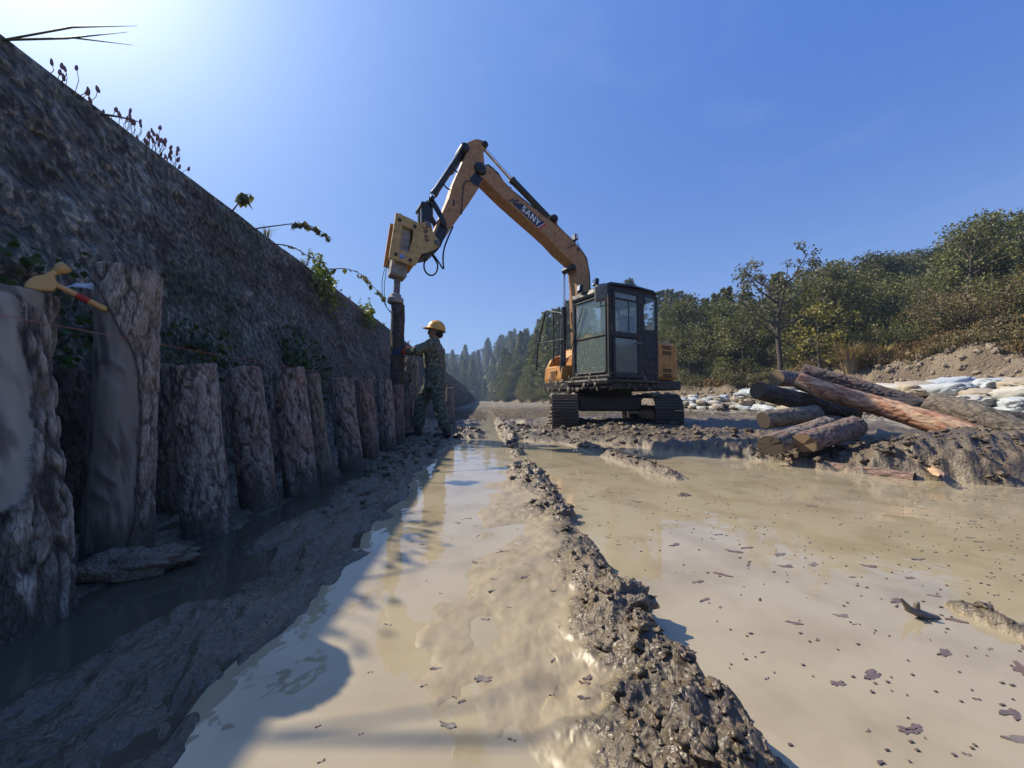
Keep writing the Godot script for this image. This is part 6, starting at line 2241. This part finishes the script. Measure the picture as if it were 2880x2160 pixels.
# ---------- sandbags, wall plants, bits in the water ----------
func bag_mesh(sd: int) -> MB:
	var f := noise(sd, 2.2, 3)
	var p := PackedVector3Array()
	var seg := 17
	var sides := 22
	for k in seg:
		var a := -PI / 2 + PI * k / (seg - 1)
		for s in sides + 1:
			var w := -TAU * (s % sides) / sides
			var q := Vector3(sin(a), cos(a) * sin(w), cos(a) * cos(w))
			var e := Vector3(signf(q.x) * pow(absf(q.x), 0.75), signf(q.y) * pow(absf(q.y), 0.85), signf(q.z) * pow(absf(q.z), 0.7))
			var pinch := 1.0 - 0.35 * pow(absf(q.x), 6.0)
			p.append(Vector3(e.x * 0.36, e.y * 0.105 * pinch, e.z * 0.2 * pinch) * (1.0 + 0.3 * f.get_noise_3dv(q)) + Vector3(0, 0.012 * f.get_noise_3dv(q * 5.0), 0))
	var b := MB.new()
	b.grid(p, seg, sides + 1)
	return b

func build_sandbags() -> void:
	var weave := noise(601, 0.09, 3)
	var mats := []
	for d in [["bag_white", Color(0.5, 0.48, 0.43)], ["bag_blue_white", Color(0.46, 0.5, 0.53)], ["bag_dusty", Color(0.4, 0.34, 0.26)]]:
		var m := mat(d[0], d[1], 0.85)
		m.albedo_texture = tex(weave, 256, Color(0.72, 0.7, 0.66), Color(1.1, 1.1, 1.1))
		bump(m, M.t_fine, 0.8)
		tri_map(m, 3.0, false)
		mats.append(m)
	var meshes := []
	for k in 4:
		meshes.append(bag_mesh(610 + k).mesh())
	rng.seed = 61
	var G := "pale sandbags along the foot of the rubble bank"
	var n := 0
	for row in 2:
		var d := 4.3
		while d < 16.5:
			for lay in (3 if d < 11.5 else 4):
				var x := 8.55 + 0.45 * row + rng.randf_range(-0.12, 0.12) + 0.12 * lay - (0.9 if d > 11.5 else 0.0) * rng.randf()
				var dd := d + rng.randf_range(-0.12, 0.12)
				var s := rng.randf_range(1.05, 1.5) if d < 11.5 else rng.randf_range(0.55, 0.8)
				var lab := "pale sandbag lying in the long dike beyond the log heap" if d < 11.5 else "small white sandbag in the heap right of the excavator's tracks"
				if n < 6:
					lab = ["plump bluish sandbag at the near end of the dike, right edge of the photo", "second sandbag from the near end of the dike, half under another", "dusty sandbag third from the near end of the dike", "upper sandbag fourth from the near end of the dike", "slumped sandbag fifth from the near end of the dike", "upper sandbag sixth from the near end of the dike"][n]
				var o := part("sandbag", meshes[rng.randi() % 4], mats[rng.randi() % 3])
				o.transform = Transform3D(Basis(Vector3.UP, rng.randf_range(-0.6, 0.6) + (0.3 if row else 1.3)) * Basis(Vector3.BACK, rng.randf_range(-0.2, 0.2)) * Basis.from_scale(Vector3.ONE * s), W(x, ground_h(x, dd) + 0.07 + 0.17 * lay * s, dd))
				tag(o, lab, "sandbag", G)
				if n >= 6:
					queue_label(o, ("lower " if lay == 0 else "upper ") + lab.trim_suffix(" beyond the log heap").trim_suffix(" right of the excavator's tracks"))
				n += 1
			d += rng.randf_range(0.4, 0.6)
	# rubble stones on the flat and the bank
	var stones := []
	for k in 4:
		stones.append(clod(640 + k, Vector3(0.1, 0.08, 0.085), 0.7, 11, 8).mesh())
	var sm_ := mat("river_stone", Color(0.27, 0.215, 0.155), 0.95)
	bump(sm_, M.t_fine, 0.8)
	tri_map(sm_, 4.0)
	var mm := MultiMesh.new()
	mm.transform_format = MultiMesh.TRANSFORM_3D
	mm.mesh = stones[0]
	var tf := []
	for k in 9000:
		var d := rng.randf_range(1.5, 40.0)
		var e := rng.randf_range(-3.0, 3.4)
		var x := bank_x(d) + e
		var s := 0.2 + 1.0 * pow(rng.randf(), 3.0)
		tf.append(Transform3D(Basis(rdir(), rng.randf() * TAU).scaled(Vector3.ONE * s), W(x, ground_h(x, d) + 0.01, d)))
	mm.instance_count = tf.size()
	for k in tf.size():
		mm.set_instance_transform(k, tf[k])
	var mi := MultiMeshInstance3D.new()
	mi.name = "rubble"
	mi.multimesh = mm
	mi.material_override = sm_
	add_child(mi)
	mi.set_meta("kind", "stuff")
	tag(mi, "loose tan stones scattered over the rubble bank at the right", "rubble")

func on_wall(y: float, d: float, out := 0.0) -> Vector3:
	return W(wall_x(y) + out, y + out * 0.4, d)

func creeper(label: String, y: float, d: float, h: float, w: float, count: int, size: float, c0: Color, c1: Color, sd: int) -> void:
	rng.seed = sd
	var t := thing("creeper", label, "creeper", on_wall(y, d), Basis(), "creepers on the wall")
	var wood := MB.new()
	var b := MB.new()
	for k in 9:
		var pts := []
		var p := Vector3(0, h * rng.randf_range(-0.1, 0.5), w * rng.randf_range(-0.3, 0.3))
		var v := Vector3(0, -1, rng.randf_range(-0.7, 0.7)).normalized()
		for j in 8:
			var yy := p.y
			pts.append(Vector3(-yy * 0.284 + 0.05 + 0.03 * rng.randf(), yy, p.z))
			v = (v + Vector3(0, 0, rng.randf_range(-0.5, 0.5))).normalized()
			p += v * h / 9.0
		wood.tube(pts, 0.004, 4, false)
		for j in count / 9:
			var q: Vector3 = pts[rng.randi() % 8]
			var at := q + Vector3(rng.randf_range(0.0, 0.09), rng.randfn(0, 0.06), rng.randfn(0, 0.09))
			var c := c0.lerp(c1, rng.randf())
			leaf(b, at, (Vector3(0.5, -0.7, 0) + rdir() * 0.8).normalized(), size * rng.randf_range(0.6, 1.3), 0.42, c)
	part("stems", wood, M.tree_wood, t)
	part("foliage", b, M.leaves, t)

func sprig(label: String, pts: Array, size: float, count: int, c0: Color, c1: Color, sd: int, from := 0.35, called := "leafy_branch", cat := "branch") -> void:
	rng.seed = sd
	var t := thing(called, label, cat, pts[0])
	var cv := Curve3D.new()
	for p in pts:
		cv.add_point(p - pts[0])
	smooth_curve(cv)
	cv.bake_interval = 0.05
	var bk := Array(cv.get_baked_points())
	var rad := []
	for k in bk.size():
		rad.append(lerpf(0.009, 0.003, float(k) / bk.size()))
	var wood := MB.new()
	wood.tube(bk, rad, 6)
	part("stem", wood, M.tree_wood, t)
	var b := MB.new()
	for k in count:
		var f := from + (1.0 - from) * rng.randf()
		var at: Vector3 = cv.sample_baked(f * cv.get_baked_length())
		var c := c0.lerp(c1, rng.randf())
		leaf(b, at + rdir() * 0.02, (Vector3(0, -0.9, 0) + rdir() * 0.9).normalized(), size * rng.randf_range(0.5, 1.25), 0.4, c)
	part("leaves", b, M.leaves, t)

func seed_heads(label: String, d0: float, d1: float, count: int, sd: int) -> void:
	rng.seed = sd
	var dm := (d0 + d1) * 0.5
	var t := thing("seed_head_plant", label, "dried plant", W(wall_x(TOP), TOP - 0.03, dm), Basis(), "dried seed heads on the wall's top edge")
	var wood := MB.new()
	var b := MB.new()
	for k in count:
		var d := rng.randf_range(d0, d1) - dm
		var p0 := Vector3(rng.randf_range(-0.1, 0.02), 0, -d)
		var h := rng.randf_range(0.05, 0.2)
		var p1 := p0 + Vector3(rng.randf_range(-0.03, 0.06), h * 0.6, rng.randf_range(-0.03, 0.03))
		var p2 := p1 + Vector3(rng.randf_range(-0.02, 0.05), h * 0.4, rng.randf_range(-0.02, 0.02))
		wood.tube([p0, p1, p2], 0.0022, 4, false)
		var r := rng.randf_range(0.007, 0.012)
		var xf := Transform3D(Basis(rdir(), 0.3), p2)
		b.lathe([Vector2(0.001, -0.02), Vector2(r, -0.012), Vector2(r * 1.15, 0.004), Vector2(r * 0.8, 0.02), Vector2(0.001, 0.03)], 7, xf)
	part("stems", wood, M.tree_wood, t)
	part("seed_heads", b, M.seed_flare_brown, t)

func build_wall_plants() -> void:
	mat("seed_flare_brown", Color(0.2, 0.12, 0.14), 0.9)  # seed brown lightened and purpled, the sun's flare put into the colour
	var g0 := Color(0.03, 0.05, 0.015)
	var g1 := Color(0.08, 0.12, 0.03)
	var y0 := Color(0.12, 0.16, 0.04)
	var y1 := Color(0.22, 0.26, 0.07)
	creeper("dark creeper patch on the wall above the second front-row pile", 1.05, 2.03, 0.62, 0.75, 360, 0.046, g0, g1, 701)
	creeper("small dark creeper low on the wall right behind the tallest pile", 0.80, 1.66, 0.33, 0.41, 140, 0.042, g0, g1, 702)
	creeper("dark creeper on the wall above the fourth front-row pile", 0.93, 3.07, 0.50, 0.75, 240, 0.050, g0, g1, 703)
	creeper("dark green creeper above the piles near the hard-hatted worker", 1.01, 4.65, 0.75, 1.16, 420, 0.058, g0, g1, 704)
	creeper("bright sunlit creeper hanging over the wall's top edge left of the hammer", 2.59, 6.06, 0.75, 0.66, 420, 0.071, y0, y1, 705)
	creeper("lit green creeper on the wall's top edge beyond the tall pile", 2.59, 8.47, 0.41, 1.00, 240, 0.075, y0, y1, 706)
	var ys := TOP
	var xw := wall_x(ys)
	sprig("drooping brown-leaved branch reaching out from the wall's top", [W(xw, 2.54, 4.44), W(xw + 0.21, 2.68, 4.61), W(xw + 0.46, 2.77, 4.73), W(xw + 0.65, 2.73, 4.81), W(xw + 0.75, 2.63, 4.86)], 0.085, 60, Color(0.10, 0.10, 0.05), Color(0.17, 0.15, 0.09), 711, 0.5)
	sprig("upright leafy shoot on the wall's top left of the drooping branch", [W(xw, 2.59, 4.15), W(xw + 0.07, 2.75, 4.19), W(xw + 0.13, 2.86, 4.23)], 0.1, 26, Color(0.10, 0.10, 0.05), Color(0.17, 0.16, 0.08), 712, 0.6)
	sprig("bare twig with few leaves on the wall's top below the drooping branch", [W(xw, 2.59, 4.94), W(xw + 0.18, 2.61, 5.06), W(xw + 0.35, 2.53, 5.15), W(xw + 0.50, 2.47, 5.23)], 0.035, 26, Color(0.10, 0.09, 0.05), Color(0.15, 0.13, 0.08), 713, 0.2)
	sprig("long leafy twig stretching from the wall towards the tall pile", [W(xw, 2.63, 6.22), W(-2.37, 2.68, 6.06), W(-1.99, 2.57, 5.89), W(-1.66, 2.27, 5.48), W(-1.34, 1.92, 5.06)], 0.085, 44, Color(0.12, 0.13, 0.06), Color(0.2, 0.2, 0.1), 714, 0.15)
	sprig("dry wispy weed on the wall's top above the sunlit creeper", [W(xw, 2.59, 5.81), W(xw + 0.04, 2.75, 5.85), W(xw + 0.02, 2.92, 5.89)], 0.03, 60, Color(0.2, 0.18, 0.12), Color(0.3, 0.27, 0.2), 715, 0.1)
	sprig("bare thin stem on the wall's top where thistles end", [W(xw, 2.61, 2.78), W(xw + 0.08, 2.63, 2.82), W(xw + 0.18, 2.63, 2.86)], 0.015, 4, Color(0.1, 0.09, 0.05), Color(0.15, 0.13, 0.08), 716, 0.2, "twig", "twig")
	# long grass blades at the near end
	rng.seed = 720
	var gt := thing("long_grass", "three long grass blades arching from the wall's top at upper left", "grass tuft", W(xw, 2.62, 2.24))
	for w in [[0.42, 0.26, -0.15, 0.30], [0.62, 0.22, -0.05, 0.24], [0.66, 0.05, 0.0, 0.1]]:
		var b := MB.new()
		b.col = Color(0.13, 0.12, 0.06)
		b.tube([Vector3.ZERO, Vector3(w[0] * 0.5, w[1] * 0.7, w[2]), Vector3(w[0], w[3], w[2] * 2.0)], [0.006, 0.005, 0.001], 5)
		part("blade", b, M.leaves, gt)
	seed_heads("sparse dried seed heads on the wall's top, nearest group", 2.49, 2.74, 10, 721)
	seed_heads("thick cluster of dried seed heads on the wall's top, left half", 2.86, 3.11, 16, 722)
	seed_heads("thick cluster of dried seed heads on the wall's top, right half", 3.11, 3.44, 28, 723)
	seed_heads("last few dried seed heads down the wall's top edge", 3.49, 3.69, 4, 724)
	# weeds along the rest of the coping
	rng.seed = 730
	var p := grass_tuft("coping_weed", 731, 0.22, 0.25, 40, Color(0.10, 0.10, 0.04), Color(0.2, 0.18, 0.08))
	for k in 18:
		var d := 5.0 + 30.0 * pow(k / 18.0, 1.3) + rng.randf_range(-0.3, 0.3)
		var at := W(xw - 0.05, TOP - 0.01, d)
		var bs := Basis(Vector3.UP, rng.randf() * TAU).scaled(Vector3.ONE * rng.randf_range(0.5, 1.3))
		var o := p
		if k == 0:
			p.transform = Transform3D(bs, at)
			p.set_meta("group", "weeds on the wall's coping")
		else:
			o = copy_of(p, at, bs, "x", "weeds on the wall's coping")
		queue_label(o, "small weed tuft growing along the wall's coping")

func flake_mesh(sd: int) -> MB:
	# curled scrap of bark
	rng.seed = sd
	var n := 15
	var top := []
	var f := noise(sd, 1.0, 2)
	var slim := rng.randf_range(0.18, 0.5)
	for k in n:
		var a := TAU * k / n
		var r := 0.7 + 0.5 * f.get_noise_2d(cos(a) * 1.6, sin(a) * 1.6) + rng.randf_range(-0.12, 0.12)
		top.append(Vector3(cos(a) * r, 0.1 + 0.15 * rng.randf() + 0.5 * pow(cos(a) * r, 2.0), sin(a) * r * slim))
	var b := MB.new()
	for k in n:
		var p0: Vector3 = top[k]
		var p1: Vector3 = top[(k + 1) % n]
		b.tri(Vector3(0, 0.16, 0), p1, p0)
		b.quad(p0, p1, p1 * Vector3(0.96, 0, 0.96) + Vector3(0, -0.12, 0), p0 * Vector3(0.96, 0, 0.96) + Vector3(0, -0.12, 0))
	return b

func place_flake(meshes: Array, x: float, d: float, s: float, m: Material, label: String, group: String) -> void:
	var o := part("bark_flake", meshes[rng.randi() % 9], m)
	o.transform = Transform3D(Basis(Vector3.UP, rng.randf_range(-0.7, 0.7)) * Basis.from_scale(Vector3(s, 0.004 + s * 0.07, s)), W(x, maxf(0.0, ground_h(x, d)) - 0.1 * (0.004 + s * 0.07), d))
	tag(o, label, "bark flake", group)
	if group:
		queue_label(o, label + (", near part" if d < 1.0 else (", middle part" if d < 1.7 else ", far part")))

func build_small_things() -> void:
	var fm := [mat("bark_scrap", Color(0.135, 0.1, 0.09), 0.35), mat("bark_scrap_red", Color(0.15, 0.095, 0.082), 0.45), mat("bark_scrap_grey", Color(0.17, 0.14, 0.12), 0.5), mat("bark_scrap_tan", Color(0.3, 0.2, 0.11), 0.7)]
	var meshes := []
	for k in 9:
		meshes.append(flake_mesh(800 + k).mesh())
	rng.seed = 81
	# the larger ones, where they float
	var big := [
		[0.93, 1.33, 0.045, "branched dark bark scrap floating in the right pool, level with the tall clod"], [1.0, 1.36, 0.04, "dark bark scrap touching the branched one, right pool"], [0.77, 1.16, 0.045, "bent dark bark scrap in the pool, nearer than the branched one"], [1.02, 1.2, 0.04, "paired dark bark strips afloat in mid pool"], [0.66, 1.12, 0.035, "flat dark bark oval near the mud ridge, mid pool"], [0.98, 1.5, 0.03, "small bark scrap beyond the branched one"], [1.3, 1.18, 0.04, "cluster of dark bark bits left of the low mud bar"], [0.79, 0.72, 0.035, "round brown scrap alone in the near pool"], [1.12, 0.71, 0.05, "largest dark bark strip near the right edge of the pool"], [1.02, 0.77, 0.035, "narrow bark strip left of the largest one"], [0.93, 0.92, 0.03, "speckled scrap in the middle of the near pool"], [0.78, 0.9, 0.03, "two-lobed scrap in the near pool"], [0.62, 1.02, 0.03, "thin red strip afloat beside the mud ridge"], [0.94, 0.62, 0.032, "slim wedge of bark low in the photo, right pool"], [1.2, 0.88, 0.032, "dark chip between wood scrap and mud bar"], [0.72, 0.6, 0.03, "pale-edged flake at the bottom of the right pool"], [0.88, 0.57, 0.03, "double flake at the very bottom of the right pool"], [1.05, 0.6, 0.026, "dark chip low at the right of the pool"]]
	for k in big.size():
		place_flake(meshes, big[k][0], big[k][1], big[k][2] * 0.8, fm[[0, 0, 1, 0, 2, 0][k % 6]], big[k][3], "")
	for k in 150:
		var d := 0.55 + 2.6 * pow(rng.randf(), 1.2)
		var x := 0.5 + rng.randf() * (0.5 + d * 1.15)
		if ground_h(x, d) > -0.01:
			continue
		place_flake(meshes, x, d, 0.006 + 0.016 * pow(rng.randf(), 2.0) * (1.0 + 0.5 * d), fm[[0, 0, 2, 1][k % 4]], "small bark flake on the right pool", "bark flakes on the right-hand pool")
	for k in 46:
		var d := 0.6 + 1.5 * rng.randf()
		var x := rng.randf_range(-0.3, 0.22)
		place_flake(meshes, x, d, 0.005 + 0.014 * pow(rng.randf(), 2.0), fm[[0, 2, 1, 2][k % 4]], "small scrap in the middle rut", "scraps in the middle rut")
	for d in [[0.13, 1.16, 0.022, "reddish curled scrap in the middle rut, nearer of two"], [-0.02, 1.3, 0.025, "red-brown scrap in the middle rut, farther of two"], [0.03, 1.1, 0.022, "grey chip in the middle rut, left of the reddish one"], [-0.06, 0.67, 0.02, "dark wet chip at the bottom of the middle rut"], [0.0, 0.77, 0.025, "flat pale slab in silt at the bottom of the middle rut"]]:
		place_flake(meshes, d[0], d[1], d[2], fm[1 if d[0] > 0.1 else 2], d[3], "")
	# specks too small to tell apart
	var b := MB.new()
	for k in 900:
		var d := 0.5 + 2.9 * pow(rng.randf(), 1.15)
		var x := 0.48 + rng.randf() * (0.4 + d * 1.2)
		if ground_h(x, d) > -0.01:
			continue
		b.col = Color(0.09, 0.07, 0.06)
		var s := rng.randf_range(0.0012, 0.004)
		b.box(W(x, 0.0015, d), Vector3(s * rng.randf_range(1, 3), 0.002, s), 0.0)
	var sp := part("floating_specks", b, M.bark_scrap)
	sp.set_meta("kind", "stuff")
	tag(sp, "tiny dark specks drifting all over the right-hand pool", "specks")
	# a chunk of wood with mud on top, by the gap in the ridge
	var c := thing("mud_clod", "mud-topped block with orange bark sitting in the gap of the ridge", "clod", W(0.36, 0.0, 1.72))
	var body := clod(830, Vector3(0.055, 0.045, 0.04), 0.4, 24, 15)
	for k in body.v.size():
		body.v[k] += Vector3(0, 0.025, 0)
	part("mud_cap", body, M.caked_mud, c)
	b = MB.new()
	b.box(Vector3(-0.012, 0.01, 0.022), Vector3(0.08, 0.03, 0.03), 0.008, Transform3D(Basis(Vector3.UP, 0.2), Vector3.ZERO))
	part("bark_block", b, M.bark_scrap_tan, c)
	var tall := part("mud_clod", clod(840, Vector3(0.06, 0.045, 0.05), 0.4, 34, 20), M.caked_mud)
	tall.transform = Transform3D(Basis(), W(0.365, 0.055, 0.93))
	tag(tall, "tall wet clod rising from the near ridge beside the right pool", "clod")
	# broken stick poking out of the pool
	var st := thing("broken_stick", "dark broken stick poking out of the right pool by the mud bar", "stick", W(1.12, 0.0, 0.9))
	b = MB.new()
	b.tube([Vector3(-0.045, 0.05, 0), Vector3(-0.02, 0.02, 0.0), Vector3(0.01, 0.008, 0.005), Vector3(0.05, 0.0, 0.008)], [0.003, 0.009, 0.011, 0.006], 7)
	b.tube([Vector3(0.0, 0.012, 0), Vector3(-0.004, 0.035, 0.004), Vector3(-0.002, 0.042, 0.006)], [0.008, 0.007, 0.003], 6)
	part("stick", b, M.bark_scrap_grey, st)
	# torn plastic on the tallest pile
	var p := PackedVector3Array()
	for k in 9:
		for j in 6:
			p.append(Vector3(0.1 * (k / 8.0 - 0.5), 0.012 * n1.get_noise_2d(k * 0.6, j * 0.7) - 0.02 * pow(absf(k - 4.0) / 4.0, 2.0), 0.035 * (j / 5.0 - 0.5) * (0.5 + 0.5 * sin(PI * k / 8.0))))
	b = MB.new()
	b.grid(p, 9, 6, PackedColorArray(), PackedVector2Array(), true)
	var pl := part("plastic_scrap", b, mat("plastic_film", Color(0.5, 0.56, 0.58), 0.4))
	pl.transform = Transform3D(Basis(Vector3.UP, 0.4) * Basis(Vector3.RIGHT, 0.7), W(-1.365, 0.955, 1.355))
	tag(pl, "torn pale plastic scrap stuck at the tallest pile's top left", "plastic scrap")

func build_all() -> void:
	build_ground()
	build_crumbs()
	build_water()
	build_wall()
	build_hills()
	build_excavator()
	build_piles()
	build_worker()
	build_log_heap()
	build_sandbags()
	build_wall_plants()
	build_small_things()
	label_series()
